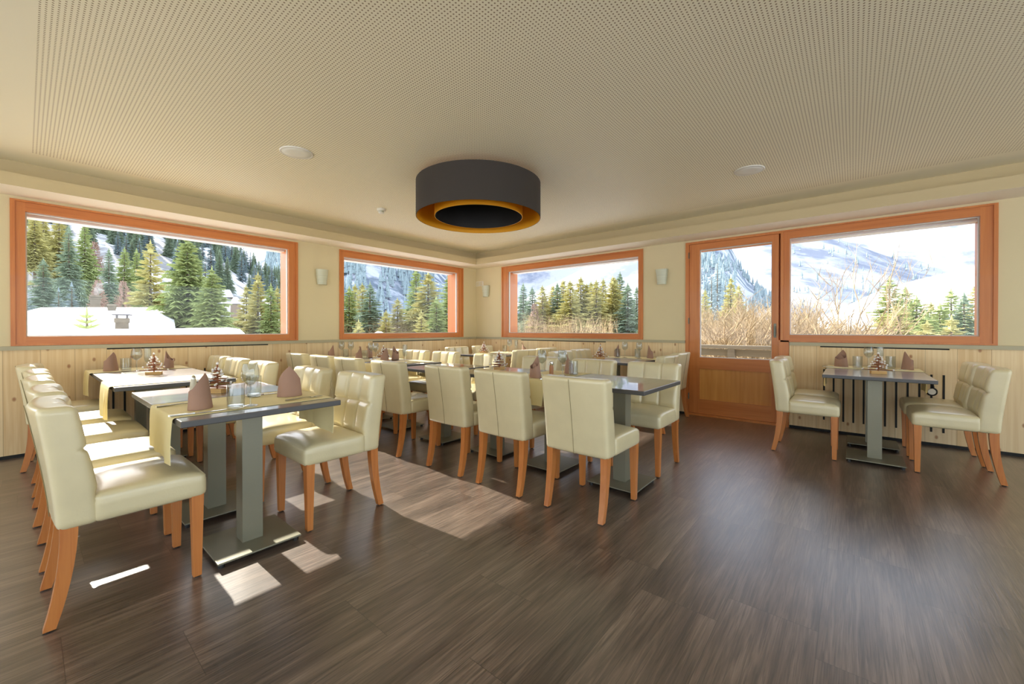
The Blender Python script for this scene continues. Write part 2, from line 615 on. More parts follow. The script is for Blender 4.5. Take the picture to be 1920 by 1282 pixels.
def wall_with_holes(name, along, thick, start, end, top, holes, mat):
    """along 0: wall runs in x (thick in y); along 1: wall runs in y"""
    b = MB()
    def bx(a0, a1, z0, z1):
        if a1 - a0 < 1e-4 or z1 - z0 < 1e-4: return
        if along == 0: b.box(a0, a1, thick[0], thick[1], z0, z1)
        else: b.box(thick[0], thick[1], a0, a1, z0, z1)
    cur = start
    for (a0, a1, z0, z1) in sorted(holes):
        bx(cur, a0, 0, top); bx(a0, a1, 0, z0); bx(a0, a1, z1, top)
        cur = a1
    bx(cur, end, 0, top)
    return struct(b, name, mat)
wall_with_holes('wall_left', 1, (-0.28, 0), YB, 0.28, 2.8, [(a, c, W_Z0, W_Z1) for a, c, _, _ in WL] + [(-8.4, -6.7, W_Z0, W_Z1)], M['plaster'])
DX0, DX1, DMID, WX1 = 3.971, 5.131, 5.04, 6.714
wall_with_holes('wall_right', 0, (0, 0.28), 0.0, XL, 2.8,
                [(0.674, 3.382, W_Z0, W_Z1), (DX0, 5.085, 0.0, W_Z1), (5.085, WX1, W_Z0, W_Z1)], M['plaster'])
# the part of the room behind the viewer: unseen, with wide openings added to bring in daylight
wall_with_holes('wall_back', 0, (YB - 0.28, YB), -0.28, XL, 2.8, [(0.2, 3.1, 0.1, 2.45), (3.3, 6.2, 0.1, 2.45), (6.4, 9.3, 0.1, 2.45)], M['plaster'])
wall_with_holes('wall_side', 1, (XL, XL + 0.28), YB - 0.28, 0.28, 2.8, [(-8.8, -6.2, 0.1, 2.45), (-6.0, -3.3, 0.1, 2.45), (-3.1, -0.5, 0.1, 2.45)], M['plaster'])

# ceiling: plain border with the perforated field inside
b = MB()
px0, px1, py0, py1 = 0.60, XL - 1.0, -5.677, -0.62
def cq(x0, x1, y0, y1, mi): b.box(x0, x1, y0, y1, CEIL, CEIL + 0.05, mi)
cq(0, px0, YB, 0, 0); cq(px1, XL, YB, 0, 0); cq(px0, px1, YB, py0, 0); cq(px0, px1, py1, 0, 0); cq(px0, px1, py0, py1, 1)
b.box(-0.28, XL + 0.28, YB - 0.28, 0.28, 2.8, 2.9, 0)
struct(b, 'ceiling', [M['ceil'], M['ceil_p']])

# bulkhead along both window walls: soffit, lip and back of the trough, shade painted on
D_, E_ = 0.40, 0.24
b = MB()
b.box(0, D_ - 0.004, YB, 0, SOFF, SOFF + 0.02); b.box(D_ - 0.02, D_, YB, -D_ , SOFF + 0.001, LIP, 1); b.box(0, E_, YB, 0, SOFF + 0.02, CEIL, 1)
struct(b, 'trim_1', [M['cove'], M['cove_face_shade']])
b = MB()
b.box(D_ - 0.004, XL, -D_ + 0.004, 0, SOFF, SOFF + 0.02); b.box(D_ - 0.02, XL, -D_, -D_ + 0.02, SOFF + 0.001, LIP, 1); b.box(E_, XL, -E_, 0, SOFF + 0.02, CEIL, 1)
struct(b, 'trim_2', [M['cove'], M['cove_face_shade']])

# pine wainscot, vents, sill ledge and dark base gap
PT = 0.952
def wainscot(name, along, a0, a1, vents, sign):
    e = MB()
    t = 0.022
    def bx(m, p0, p1, z0, z1, d0=0.0, d1=t, mi=0):
        if along == 0: m.box(p0, p1, -d1, -d0, z0, z1, mi)
        else: m.box(d0, d1, p0, p1, z0, z1, mi)
    root = empty(name, kind='structure')
    bx(e, a0, a1, 0.03, PT - 0.014)
    cur = a0
    for v0, v1 in vents:
        bx(e, cur, v0, PT - 0.014, PT); cur = v1
    bx(e, cur, a1, PT - 0.014, PT)
    e.build('panelling', M['pine'], root)
    for v0, v1 in vents:
        g = MB(); bx(g, v0, v1, PT - 0.014, PT, 0.0, t - 0.012)
        g.build('vent_gap', M['black_gap'], root)
    s = MB(); bx(s, a0, a1, PT, W_Z0 - 0.002, 0.0, t + 0.016)
    s.build('ledge', M['sill'], root)
    return root, bx
r1, bx1 = wainscot('trim_3', 1, YB, 0.0, [(-5.19, -3.734), (-2.275, -0.831)], 1)
r2, bx2 = wainscot('trim_4', 0, 0.022, DX0, [(1.145, 2.805)], 1)
r3, bx3 = wainscot('trim_5', 0, 5.135, XL, [(5.419, 6.412)], 1)
for nm, fbx, a0, a1 in (('baseboard_left', bx1, YB, 0.0), ('baseboard_right', bx2, 0.01, DX0), ('baseboard_door', bx3, 5.135, XL)):
    g = MB(); fbx(g, a0, a1, 0.0, 0.03, 0.0, 0.01)
    struct(g, nm, M['black_gap'])
for i in range(12):
    g = MB(); x = 5.455 + i * 0.0835
    g.box(x - 0.008, x + 0.008, -0.0245, -0.0215, 0.135, 0.695)
    g.build('vent_slot', M['black_gap'], r3)
for i in range(14):
    g = MB(); y = -5.23 + i * 0.0835
    g.box(0.0215, 0.0245, y - 0.008, y + 0.008, 0.135, 0.695)
    g.build('vent_slot', M['black_gap'], r1)

# ------------------------------------------------------------------ windows and door
def ring(m, along, a0, a1, z0, z1, wa, wz0, wz1, d0, d1):
    """rectangular ring: outer a0..a1, z0..z1, widths; depth d0..d1 measured outwards (positive = outdoors)"""
    def bx(p0, p1, q0, q1):
        if along == 1: m.box(-d1, -d0, p0, p1, q0, q1)
        else: m.box(p0, p1, d0, d1, q0, q1)
    wl, wr = wa
    bx(a0, a0 + wl, z0, z1); bx(a1 - wr, a1, z0, z1)
    bx(a0 + wl, a1 - wr, z0, z0 + wz0); bx(a0 + wl, a1 - wr, z1 - wz1, z1)

def window(name, along, o0, o1, g0, g1, post=None):
    root = empty(name, kind='structure')
    c = 0.028
    m = MB(); ring(m, along, o0, o1, W_Z0, W_Z1, (c, c), c * 0.6, c * 0.6, -0.016, 0.06)
    m.build('casing', M['larch'][2], root)
    h = MB(); v = MB()
    # sash: horizontal and vertical members with grain along each
    def bx(mm, p0, p1, q0, q1, d0, d1):
        if along == 1: mm.box(-d1, -d0, p0, p1, q0, q1)
        else: mm.box(p0, p1, d0, d1, q0, q1)
    a0, a1, z0, z1 = o0 + c, o1 - c, W_Z0 + c * 0.6, W_Z1 - c * 0.6
    hm = M['larch'][along == 1 and 1 or 0]
    sj = MB(); bx(sj, a0, g0, z0, z1, -0.004, 0.06); sj.build('sash_stile', M['larch'][2], root)
    sj = MB(); bx(sj, g1, a1, z0, z1, -0.004, 0.06); sj.build('sash_stile', M['larch'][2], root)
    sj = MB(); bx(sj, g0, g1, z0, G_Z0, -0.004, 0.06); sj.build('sash_rail', hm, root)
    sj = MB(); bx(sj, g0, g1, G_Z1, z1, -0.004, 0.06); sj.build('sash_rail', hm, root)
    # outer reveal boards
    m = MB(); ring(m, along, o0, o1, W_Z0, W_Z1, (g0 - o0 - 0.012, o1 - g1 - 0.012), G_Z0 - W_Z0 - 0.03, 0.012, 0.06, 0.30)
    m.build('outer_reveal', M['larch'][2], root)
    m = MB(); ring(m, along, g0, g1, G_Z0, G_Z1, (0.009, 0.009), 0.009, 0.009, 0.028, 0.06)
    m.build('glazing_bead', M['gasket'], root)
    m = MB(); bx(m, g0 + 0.004, g1 - 0.004, G_Z0 + 0.004, G_Z1 - 0.004, 0.040, 0.046)
    m.build('pane', M['pane'], root)
    if name != 'window_5':
        m = MB(); bx(m, g0 - 0.01, g1 + 0.01, 2.176, W_Z1 - 0.013, 0.15, 0.28)
        m.build('blind_box', M['blind_white'], root)
    return root
window('window_1', 1, *WL[0])
window('window_2', 1, *WL[1])
window('window_3', 0, *WR[0])
window('window_4', 0, 5.045, WX1, 5.131, 6.606)
window('window_5', 1, -8.4, -6.7, -8.3, -6.8)

def door():
    root = empty('door_1', kind='structure')
    m = MB()
    m.box(DX0, DX0 + 0.045, -0.016, 0.09, 0.0, W_Z1); m.box(DX0 + 0.045, 5.045, -0.016, 0.09, W_Z1 - 0.03, W_Z1)
    m.box(DX0 + 0.045, 5.085, -0.03, 0.09, 0.0, 0.028)
    m.build('door_frame', M['larch'][2], root)
    m = MB(); m.box(5.028, 5.13, -0.016, 0.28, 0.0, W_Z0 + 0.02)
    m.build('door_post', M['larch'][2], root)
    m = MB(); m.box(DX0, DX0 + 0.09, 0.09, 0.30, 0, W_Z1); m.box(4.97, 5.07, 0.09, 0.28, W_Z0, W_Z1)
    m.box(DX0 + 0.09, 4.97, 0.09, 0.30, 2.2, W_Z1)
    m.build('outer_reveal', M['larch'][2], root)
    x0, x1 = DX0 + 0.047, 5.026
    gx0, gx1 = 4.145, 4.957
    y0, y1 = -0.006, 0.055
    leaf = MB(); leaf.box(x0, gx0, y0, y1, 0.03, W_Z1 - 0.032)
    leaf = leaf.build('door_leaf', M['larch'][2], root)
    s = MB(); s.box(gx1, x1, y0, y1, 0.03, W_Z1 - 0.032); s.build('stile', M['larch'][2], leaf)
    for z0, z1 in ((0.03, 0.215), (0.62, 0.768), (2.183, W_Z1 - 0.032)):
        s = MB(); s.box(gx0, gx1, y0, y1, z0, z1); s.build('rail', M['larch'][0], leaf)
    s = MB(); s.box(gx0, gx1, 0.012, 0.04, 0.215, 0.62); s.build('door_panel', M['door_panel'], leaf)
    s = MB(); ring(s, 0, gx0, gx1, 0.768, 2.183, (0.008, 0.008), 0.008, 0.008, 0.02, 0.05); s.build('glazing_bead', M['gasket'], leaf)
    s = MB(); s.box(gx0 + 0.004, gx1 - 0.004, 0.032, 0.038, 0.772, 2.179); s.build('pane', M['pane'], leaf)
    h = MB(); h.box(4.978, 5.004, -0.014, -0.006, 1.04, 1.205); h = h.build('door_handle', M['handle'], root)
    s = MB(); s.tube([(4.991, -0.012, 1.165), (4.991, -0.045, 1.165)], 0.009, 10); s.tube([(4.991, -0.045, 1.175), (4.991, -0.045, 1.06)], 0.009, 10)
    s.build('lever', M['handle'], h)
    for z in (0.25, 1.25, 2.12):
        s = MB(); s.tube([(DX0 + 0.046, -0.02, z - 0.04), (DX0 + 0.046, -0.02, z + 0.04)], 0.007, 8); s.build('hinge', M['handle'], root)
door()
for args in ((-0.15, -4.58, 1.64, 1.1, 2.2, (0, math.radians(-90), 0)), (-0.15, -1.6, 1.64, 1.1, 2.2, (0, math.radians(-90), 0)),
             (-0.15, -7.55, 1.64, 1.1, 1.5, (0, math.radians(-90), 0)),
             (2.06, 0.2, 1.64, 2.5, 1.1, (math.radians(-90), 0, 0)), (5.3, 0.2, 1.5, 2.9, 1.5, (math.radians(-90), 0, 0)),
             (4.75, YB - 0.15, 1.3, 9.1, 2.3, (math.radians(90), 0, 0)), (XL + 0.15, -4.65, 1.3, 2.3, 8.3, (0, math.radians(90), 0))):
    portal(*args)
# ------------------------------------------------------------------ balcony rail beyond the door
br = empty('balcony_railing', (0, 1.6, 0), label='weathered grey balcony railing with broad boards seen through the glass door', cat='railing')
m = MB(); m.box(2.4, 8.4, -0.06, 0.06, 0.825, 0.878); m.build('top_rail', M['grey_rail'], br)
m = MB(); m.box(2.4, 8.4, -0.012, 0.012, 0.705, 0.815); m.build('board', M['grey_rail'], br)
m = MB(); m.box(2.4, 8.4, -0.012, 0.012, 0.45, 0.64); m.build('board', M['grey_rail'], br)
m = MB(); m.box(2.4, 8.4, -0.012, 0.012, 0.2, 0.39); m.build('board', M['grey_rail'], br)
for x in (2.6, 4.2, 5.8, 7.4):
    m = MB(); m.box(x - 0.05, x + 0.05, -0.05, -0.012, -0.1, 0.825); m.build('post', M['grey_rail'], br)
m = MB(); m.box(2.2, 8.6, 0.28, 1.75, -0.15, -0.02); struct(m, 'balcony_floor', M['grey_rail'])

# ------------------------------------------------------------------ chair
def make_chair():
    root = empty('dining_chair', cat='chair')
    # backrest
    hx, hy, hz = 0.233, 0.056, 0.238
    V, F, P = rbox(hx, hy, hz, 0.024, 56, 4, 52)
    x, y, z = V[:, 0].copy(), V[:, 1].copy(), V[:, 2].copy()
    t = (z + hz) / (2 * hz)
    front = np.clip((y + 0.01) / (hy * 0.8), 0, 1)
    def gr(d, wd): return np.exp(-(d / wd) ** 2)
    g = np.maximum(gr(np.abs(x) - 0.078, 0.0055), gr(z - 0.062, 0.0055))
    colw = np.where(np.abs(x) < 0.078, x / 0.078, (np.abs(x) - 0.155) / 0.078)
    roww = np.where(z > 0.062, (z - 0.155) / 0.094, (z + 0.05) / 0.115)
    puff = np.clip(1 - np.abs(colw) ** 3.5, 0, 1) * np.clip(1 - np.clip(np.abs(roww), 0, 1) ** 5, 0, 1)
    seat_hide = np.clip((z + 0.12) / 0.03, 0, 1)
    y = y + front * seat_hide * (-0.014 * g + 0.012 * puff)
    y = y - (1 - front) * 0.0022 * gr(x, 0.003) * (y < -0.03)
    y = y * (1.06 - 0.16 * t)
    y = y + (-0.178 - 0.075 * t ** 1.25) + 0.026 * (x / hx) ** 2 * (0.35 + 0.65 * t)
    x = x * (0.955 + 0.02 * t)
    z = z + 0.37 + hz
    m = MB(); m.add(np.stack([x, y, z], 1), F)
    back = m.build('backrest', M['leather'], root, smooth=True)
    # stitched seam down the middle of the back
    zs = np.linspace(0.375, 0.838, 14)
    m = MB(); m.tube([(0, (-0.0570) * (1.06 - 0.16 * ((q - 0.37) / (2 * hz))) - 0.178 - 0.075 * ((q - 0.37) / (2 * hz)) ** 1.25 - 0.0025, q) for q in zs], 0.0015, 6)
    m.build('back_seam', M['seam'], back)
    # seat
    hx, hy, hz = 0.226, 0.187, 0.058
    V, F, P = rbox(hx, hy, hz, 0.026, 16, 14, 6)
    x, y, z = V[:, 0].copy(), V[:, 1].copy(), V[:, 2].copy()
    top = np.clip((z - 0.01) / 0.04, 0, 1)
    cr = (1 - (x / hx) ** 2) * (1 - (y / hy) ** 4)
    z = z + top * 0.020 * cr - top * 0.010 * np.clip((y - 0.08) / 0.1, 0, 1) ** 2
    side = gr(P[:, 2] - 0.030, 0.004)
    sc = 1 - 0.012 * side
    x, y = x * sc, y * sc
    y = y + 0.053
    z = z + 0.37 + hz
    m = MB(); m.add(np.stack([x, y, z], 1), F)
    m.build('seat', M['leather'], root, smooth=True)
    # legs
    def leg(path):
        mm = MB(); vs = []
        for (cx, cy, cz, sx, sy) in path:
            vs += [(cx-sx, cy-sy, cz), (cx+sx, cy-sy, cz), (cx+sx, cy+sy, cz), (cx-sx, cy+sy, cz)]
        n = len(path); fs = [(3, 2, 1, 0)] + [(4*n-4, 4*n-3, 4*n-2, 4*n-1)]
        for k in range(n - 1):
            for i in range(4):
                j = (i + 1) % 4
                fs.append((4*k+i, 4*k+j, 4*k+4+j, 4*k+4+i))
        mm.add(vs, fs)
        return mm
    for sgn in (-1, 1):
        lf = leg([(sgn*0.196, 0.204, 0.006, 0.0155, 0.0155), (sgn*0.196, 0.204, 0.2, 0.019, 0.019), (sgn*0.196, 0.204, 0.392, 0.0235, 0.0235)]).build('leg', M['chair_leg'], root)
        g_ = MB(); g_.revolve([(0.012, 0), (0.012, 0.006)], 10, sgn*0.196, 0.204); g_.build('floor_glide', M['glide'], lf)
        pts = []
        for k in range(8):
            s = k / 7.0
            zz = 0.006 + 0.386 * s
            yy = -0.195 - 0.052 * (1 - s) ** 2.0
            pts.append((sgn*0.192, yy, zz, 0.016 + 0.0065 * s, 0.017 + 0.008 * s))
        lr = leg(pts).build('leg', M['chair_leg'], root)
        g_ = MB(); g_.revolve([(0.012, 0), (0.012, 0.006)], 10, sgn*0.192, -0.247); g_.build('floor_glide', M['glide'], lr)
    return Proto(root)
chair = make_chair()
GA = 'cream leather chairs at the long tables'
N_, S_ = 0.0, math.pi            # facing +y, facing -y
CH = [
 # row of small tables by the window wall, near side
 (3.182, -5.412, N_, 'large cream leather chair with side turned to us by the tumbler and wine glass'),
 (2.590, -5.412, N_, 'cream chair second along the window-side row, sunlit seat partly behind the closest chair'),
 (1.900, -5.425, N_, 'cream chair in the window-side row under the sunlit hanging end of a table runner'),
 (1.262, -5.424, N_, 'cream chair fourth along the window-side row, only its back edge and lit top showing'),
 (0.475, -5.460, N_ - 0.10, 'cream chair last in the window-side row, back standing against the pine wall panel'),
 (3.150, -4.483, S_, 'cream chair with tufted back facing us, seat under the runner end of the closest table'),
 (2.520, -4.520, S_, 'cream tufted chair behind the pointed napkin, one table seat further from us'),
 (1.600, -4.550, S_, 'cream chair with brightly sunlit top rail just behind the tall wine glass'),
 (0.960, -4.560, S_, 'cream chair with blazing white top rail seen over the twig tree ornament'),
 (0.370, -4.560, S_, 'cream chair close to the wall panel, half hidden by the twig tree ornament'),
 # middle row, backs to us
 (4.385, -3.312, N_, 'cream chair with its stitched back to us at the bare end of the dark table'),
 (3.770, -3.315, N_, 'cream chair with its stitched back to us, second from the bare table end'),
 (3.185, -3.312, N_, 'cream chair with its stitched back to us, third from the bare table end'),
 (2.405, -3.335, N_, 'cream chair seen from behind with side panel lit, between the two long chair groups'),
 (1.700, -3.340, N_, 'cream chair seen from behind with bright top rail over the tufted chair back'),
 (1.130, -3.340, N_, 'cream chair seen from behind, in the middle of three small backs below the wall panel'),
 (0.480, -3.345, N_, 'smallest cream chair seen from behind in the middle row, below the wall sconce'),
 # middle row, facing us
 (4.355, -2.385, S_, 'cream chair facing us across the bare end of the dark table'),
 (3.775, -2.400, S_, 'cream chair facing us behind the wine glass and brown napkin pair'),
 (3.150, -2.400, S_, 'cream chair facing us just behind the brown napkin on the runner'),
 (2.395, -2.400, S_, 'cream tufted chair facing us behind the dark twig tree ornament'),
 (1.620, -2.400, S_, 'white sunlit tufted chair facing us at the far table end beside the gap'),
 (1.020, -2.400, S_, 'sunlit tufted chair facing us behind the tall empty glass'),
 (0.420, -2.400, S_, 'sunlit tufted chair facing us behind the orange lit napkin'),
 # corner table
 (0.870, -1.100, -math.pi/2, 'cream tufted chair by the corner, nearer the room, turned towards the corner table'),
 (0.830, -0.450, -math.pi/2, 'cream chair tucked in the room corner beside the twig tree'),
 (1.860, -1.110, math.pi/2, 'cream chair seen from behind on the door side of the corner table'),
 (1.780, -0.450, math.pi/2, 'cream chair seen from behind against the panel under the long window'),
 # table by the door
 (2.920, -1.110, -math.pi/2, 'cream tufted chair behind the standing glass, at the table before the door'),
 (2.860, -0.480, -math.pi/2, 'cream tufted chair by the wall panel where the sunlight edge falls'),
 (3.880, -1.080, math.pi/2, 'cream chair with its back to the glass door, nearer the room'),
 (3.810, -0.400, math.pi/2, 'cream chair with its back close to the door frame, against the panel'),
 # separate table under the big window
 (5.375, -1.000, -math.pi/2, 'cream chair seen side on beside the door at the separate table'),
 (5.350, -0.480, -math.pi/2, 'cream chair by the panel at the door end of the separate table, mostly hidden'),
 (6.300, -0.955, math.pi/2, 'cream chair seen side on at the outer end of the separate table'),
 (6.290, -0.440, math.pi/2, 'cream chair close to the panel at the outer end of the separate table'),
]
for x, y, rz, lab in CH:
    chair.place((x, y, 0), rz, lab, 'cream leather dining chairs')

# ------------------------------------------------------------------ tables
def make_table():
    root = empty('dining_table', cat='table')
    V, F, P = rbox(0.309, 0.349, 0.0145, 0.004, 2, 2, 1)
    m = MB(); 
    for f in F:
        pass
    m.add(V + np.array([0, 0, 0.7355]), F)
    m.mi = [0 if all(V[i][2] > 0.009 for i in f) else 1 for f in F]
    m.build('tabletop', [M['top'], M['top_edge']], root)
    m = MB(); m.box(-0.0475, 0.0475, -0.0475, 0.0475, 0.03, 0.70)
    m.build('pedestal', M['steel'], root)
    m = MB(); m.box(-0.15, 0.15, -0.04, 0.04, 0.70, 0.721); m.build('mounting_plate', M['steel'], root)
    V, F, P = rbox(0.185, 0.19, 0.0045, 0.003, 2, 2, 1)
    m = MB(); m.add(V + np.array([0, 0, 0.0265]), F)
    bp = m.build('base_plate', M['steel'], root)
    for sx in (-1, 1):
        for sy in (-1, 1):
            m = MB(); m.revolve([(0.014, 0), (0.014, 0.012), (0.01, 0.022)], 12, sx*0.16, sy*0.17); m.build('levelling_foot', M['glide'], bp)
    return Proto(root)
table = make_table()
TB = [
 (3.225, -4.945, 0, 'dark wood table nearest us with cream runner, tumbler and two napkins'),
 (2.605, -4.945, 0, 'dark table carrying the twig tree and shakers, pushed against the runner table'),
 (1.630, -4.985, 0, 'table in the window row with a blazing white sunlit runner'),
 (1.010, -4.985, 0, 'middle table of the window row, carrying the sunlit twig tree'),
 (0.390, -4.985, 0, 'table of the window row closest to the wall, with runner and napkins'),
 (4.390, -2.880, 0, 'bare dark table end standing out into the room'),
 (3.770, -2.880, 0, 'dark table with cream runner hanging between two chair backs'),
 (3.150, -2.880, 0, 'dark table with the dark twig tree between two rows of chairs'),
 (2.445, -2.915, 0, 'single bare table between the two groups of the middle row'),
 (1.660, -2.900, 0, 'middle row table with tall glass at the end by the gap'),
 (1.040, -2.900, 0, 'middle row table crowded with wine glasses and napkins'),
 (0.420, -2.900, 0, 'middle row table furthest back below the window pillar'),
 (1.370, -1.060, 1, 'corner table top with the pale twig tree, room side'),
 (1.370, -0.440, 1, 'corner table under bright runner, wall side'),
 (3.420, -0.980, 1, 'table before the door frame with brown twig tree, room side'),
 (3.420, -0.360, 1, 'table before the door frame with cream runner, wall side'),
 (5.845, -0.990, 1, 'separate dark table with twig tree under the big window, room side'),
 (5.845, -0.370, 1, 'separate table with cream runner and glasses under the big window, wall side'),
]
for x, y, r, lab in TB:
    table.place((x, y, 0), math.pi / 2 * r, lab, 'dark pedestal tables')

# ------------------------------------------------------------------ cloth runners
def runner(along, c0, c1, s0, s1, label, drop=0.19, seed=0, name='table_runner'):
    """along 'y': strip spans table in y from s0 to s1, width c0..c1 in x; along 'x' the other way. Both ends hang."""
    rnd = random.Random(seed)
    H = 0.7505; T = 0.0022
    path = []      # (s, z, hang)
    n = 10
    e = 0.007
    for k in range(n + 1): path.append((s0 - e - 0.004 * math.sin(k / n * 3), H - 0.006 - drop * (1 - k / n), 1 - k / n))
    path.append((s0 - e * 0.4, H - 0.0005, 0))
    for k in range(9): path.append((s0 + 0.004 + (s1 - s0 - 0.008) * k / 8.0, H + 0.0008, 0))
    path.append((s1 + e * 0.4, H - 0.0005, 0))
    for k in range(n + 1): path.append((s1 + e + 0.004 * math.sin(k / n * 3), H - 0.006 - drop * k / n, k / n))
    W = 14
    ph = [rnd.uniform(0, 6) for _ in range(3)]
    def P(i, j, off):
        s, z, h = path[i]
        u = j / W
        sgn = -1 if i <= n else 1
        wave = h * (0.011 * math.sin(u * 9 + ph[0]) + 0.006 * math.sin(u * 17 + ph[1]))
        wave = abs(wave) * sgn if h else 0
        c = c0 + (c1 - c0) * u
        c += (0.5 - u) * 0.035 * h * (1 if c1 > c0 else -1)
        if h > 0:
            s2 = s + wave + sgn * off
            z2 = z - 0.012 * h * math.sin(u * 3.1 + ph[2])
        else:
            s2, z2 = s, z + off
        return (c, s2, z2) if along == 'y' else (s2, c, z2)
    vs = []; R = len(path); C = W + 1
    for off in (0, T):
        for i in range(R):
            for j in range(C): vs.append(P(i, j, off))
    fs = []
    for i in range(R - 1):
        for j in range(W):
            a = i*C+j; q = (a, a+1, a+C+1, a+C)
            fs.append(q[::-1]); fs.append(tuple(k + R*C for k in q))
    for i in range(R - 1):
        a = i*C; fs.append((a, a+C, a+C+R*C, a+R*C)); a = i*C+W; fs.append((a, a+R*C, a+C+R*C, a+C))
    for j in range(W):
        a = j; fs.append((a, a+R*C, a+1+R*C, a+1)); a = (R-1)*C+j; fs.append((a, a+1, a+1+R*C, a+R*C))
    m = MB(); m.add(vs, fs)
    o = m.build(name, M['runner'], smooth=True, auto=50)
    tag(o, label, 'table runner', 'cream table runners')
    return o
runner('y', 2.955, 3.43, -5.295, -4.595, 'cream runner across the closest table, both ends hanging over the edges', 0.19, 1)
runner('y', 1.44, 1.87, -5.345, -4.645, 'runner glaring white in the sun on the window row', 0.22, 2)
runner('y', 0.15, 0.57, -5.345, -4.645, 'cream runner on the window row table beside the pine panel, narrow end hanging', 0.21, 3)
runner('y', 3.54, 3.945, -3.23, -2.53, 'cream runner between two chair backs under brown napkin and wine glass', 0.19, 4)
runner('y', 1.46, 1.86, -3.25, -2.55, 'sunlit runner beside the gap of the middle row', 0.2, 5)
runner('y', 0.86, 1.24, -3.25, -2.55, 'cream runner under the wine glasses in the middle row', 0.19, 6)
runner('y', 0.24, 0.64, -3.25, -2.55, 'cream runner at the window end of the middle row', 0.19, 7)
runner('x', -0.74, -0.34, 1.02, 1.72, 'bright runner on the corner table', 0.19, 8)
runner('x', -0.60, -0.19, 3.07, 3.77, 'cream runner on the table before the door frame', 0.19, 9)
runner('x', -0.52, -0.12, 5.495, 6.195, 'cream runner on the separate table under the big window', 0.19, 10)

# ------------------------------------------------------------------ table ware
TZ = 0.7505
RZ_ = 0.7545
def make_napkin():
    """a standing pocket of cloth: closed flattened tube, high in front and cut low behind"""
    n, rows, T = 32, 8, 0.0035
    m = MB(); vs = []
    for inner in (0, 1):
        for i in range(n):
            a = 2 * math.pi * i / n
            ad = abs((math.degrees(a) + 180) % 360 - 180)
            h = 0.172 - 0.070 * min(ad / 75.0, 1) - 0.032 * max(0, (ad - 75) / 105.0)
            for k in range(rows + 1):
                t = k / rows
                rx = (0.064 - 0.010 * t) - (T if inner else 0); ry = (0.040 - 0.012 * t) - (T if inner else 0)
                fold = 1 + 0.05 * math.sin(3 * a + 1.0)
                vs.append((rx * math.sin(a) * fold, ry * math.cos(a) * fold - 0.008 * t, h * t + 0.0005))
    K = rows + 1; off = n * K; fs = []
    for i in range(n):
        j = (i + 1) % n
        for k in range(rows):
            a, b_ = i*K+k, j*K+k
            fs.append((a, a+1, b_+1, b_)); fs.append((a+off, b_+off, b_+1+off, a+1+off))
        a, b_ = i*K+rows, j*K+rows; fs.append((a, a+off, b_+off, b_))
        a, b_ = i*K, j*K; fs.append((a, b_, b_+off, a+off))
    m.add(vs, fs)
    root = empty('folded_napkin', cat='napkin')
    m.build('outer_fold', M['napkin'], root, smooth=True, auto=40)
    m = MB(); m.add([(-0.05, 0.004, 0.001), (0.05, 0.004, 0.001), (0.035, -0.002, 0.085), (0, -0.004, 0.118), (-0.035, -0.002, 0.085),
                     (-0.05, 0.0, 0.001), (0.05, 0.0, 0.001), (0.035, -0.006, 0.085), (0, -0.008, 0.118), (-0.035, -0.006, 0.085)],
          [(0, 1, 2, 3, 4), (9, 8, 7, 6, 5), (0, 5, 6, 1), (1, 6, 7, 2), (2, 7, 8, 3), (3, 8, 9, 4), (4, 9, 5, 0)])
    m.build('inner_fold', M['napkin'], root)
    return Proto(root)
napkin = make_napkin()
d = math.radians
NP = [
 (3.270, -5.165, -50, 'mauve napkin with slanted top on the closest table, beside its knife', 1.0),
 (3.205, -4.735, -112, 'mauve napkin folded to a roof-like point, at the chair side of the closest table', 1.0),
 (0.440, -5.20, -50, 'mauve napkin by the hanging runner on the wall-side table', 1.0),
 (0.500, -4.80, 155, 'mauve napkin with dark slanted opening next to the sunlit twig tree', 1.0),
 (3.760, -3.105, -25, 'dark brown shaded napkin standing just behind the second chair back', 1.0),
 (3.800, -2.665, 130, 'brown napkin seen through the wine glass', 1.0),
 (1.610, -3.080, -70, 'orange-brown sunlit napkin with sharp tip behind a chair back', 1.0),
 (1.230, -2.690, 115, 'brown napkin leaning behind the sunlit pointed one', 1.0),
 (1.050, -3.080, -50, 'triangular brown napkin between wine glasses in the middle row', 1.0),
 (0.650, -2.700, 145, 'dark brown napkin with open side at the middle row', 1.0),
 (0.350, -3.080, -50, 'brown napkin at the window end of the middle row', 1.0),
 (1.590, -0.500, 120, 'pinkish sunlit napkin on the corner table', 0.9),
 (3.640, -0.400, 125, 'mauve napkin beside the two upturned glasses before the door', 1.0),
 (3.150, -0.360, -50, 'brown napkin tip behind the twig tree before the door', 1.0),
 (5.610, -0.300, -35, 'brown napkin with slanted opening on the separate table, door side', 1.0),
 (6.100, -0.300, 110, 'smooth mauve napkin on the separate table, outer side', 1.0),
]
for x, y, a, lab, s in NP:
    napkin.place((x, y, RZ_), d(a), lab, 'folded brown napkins', s)

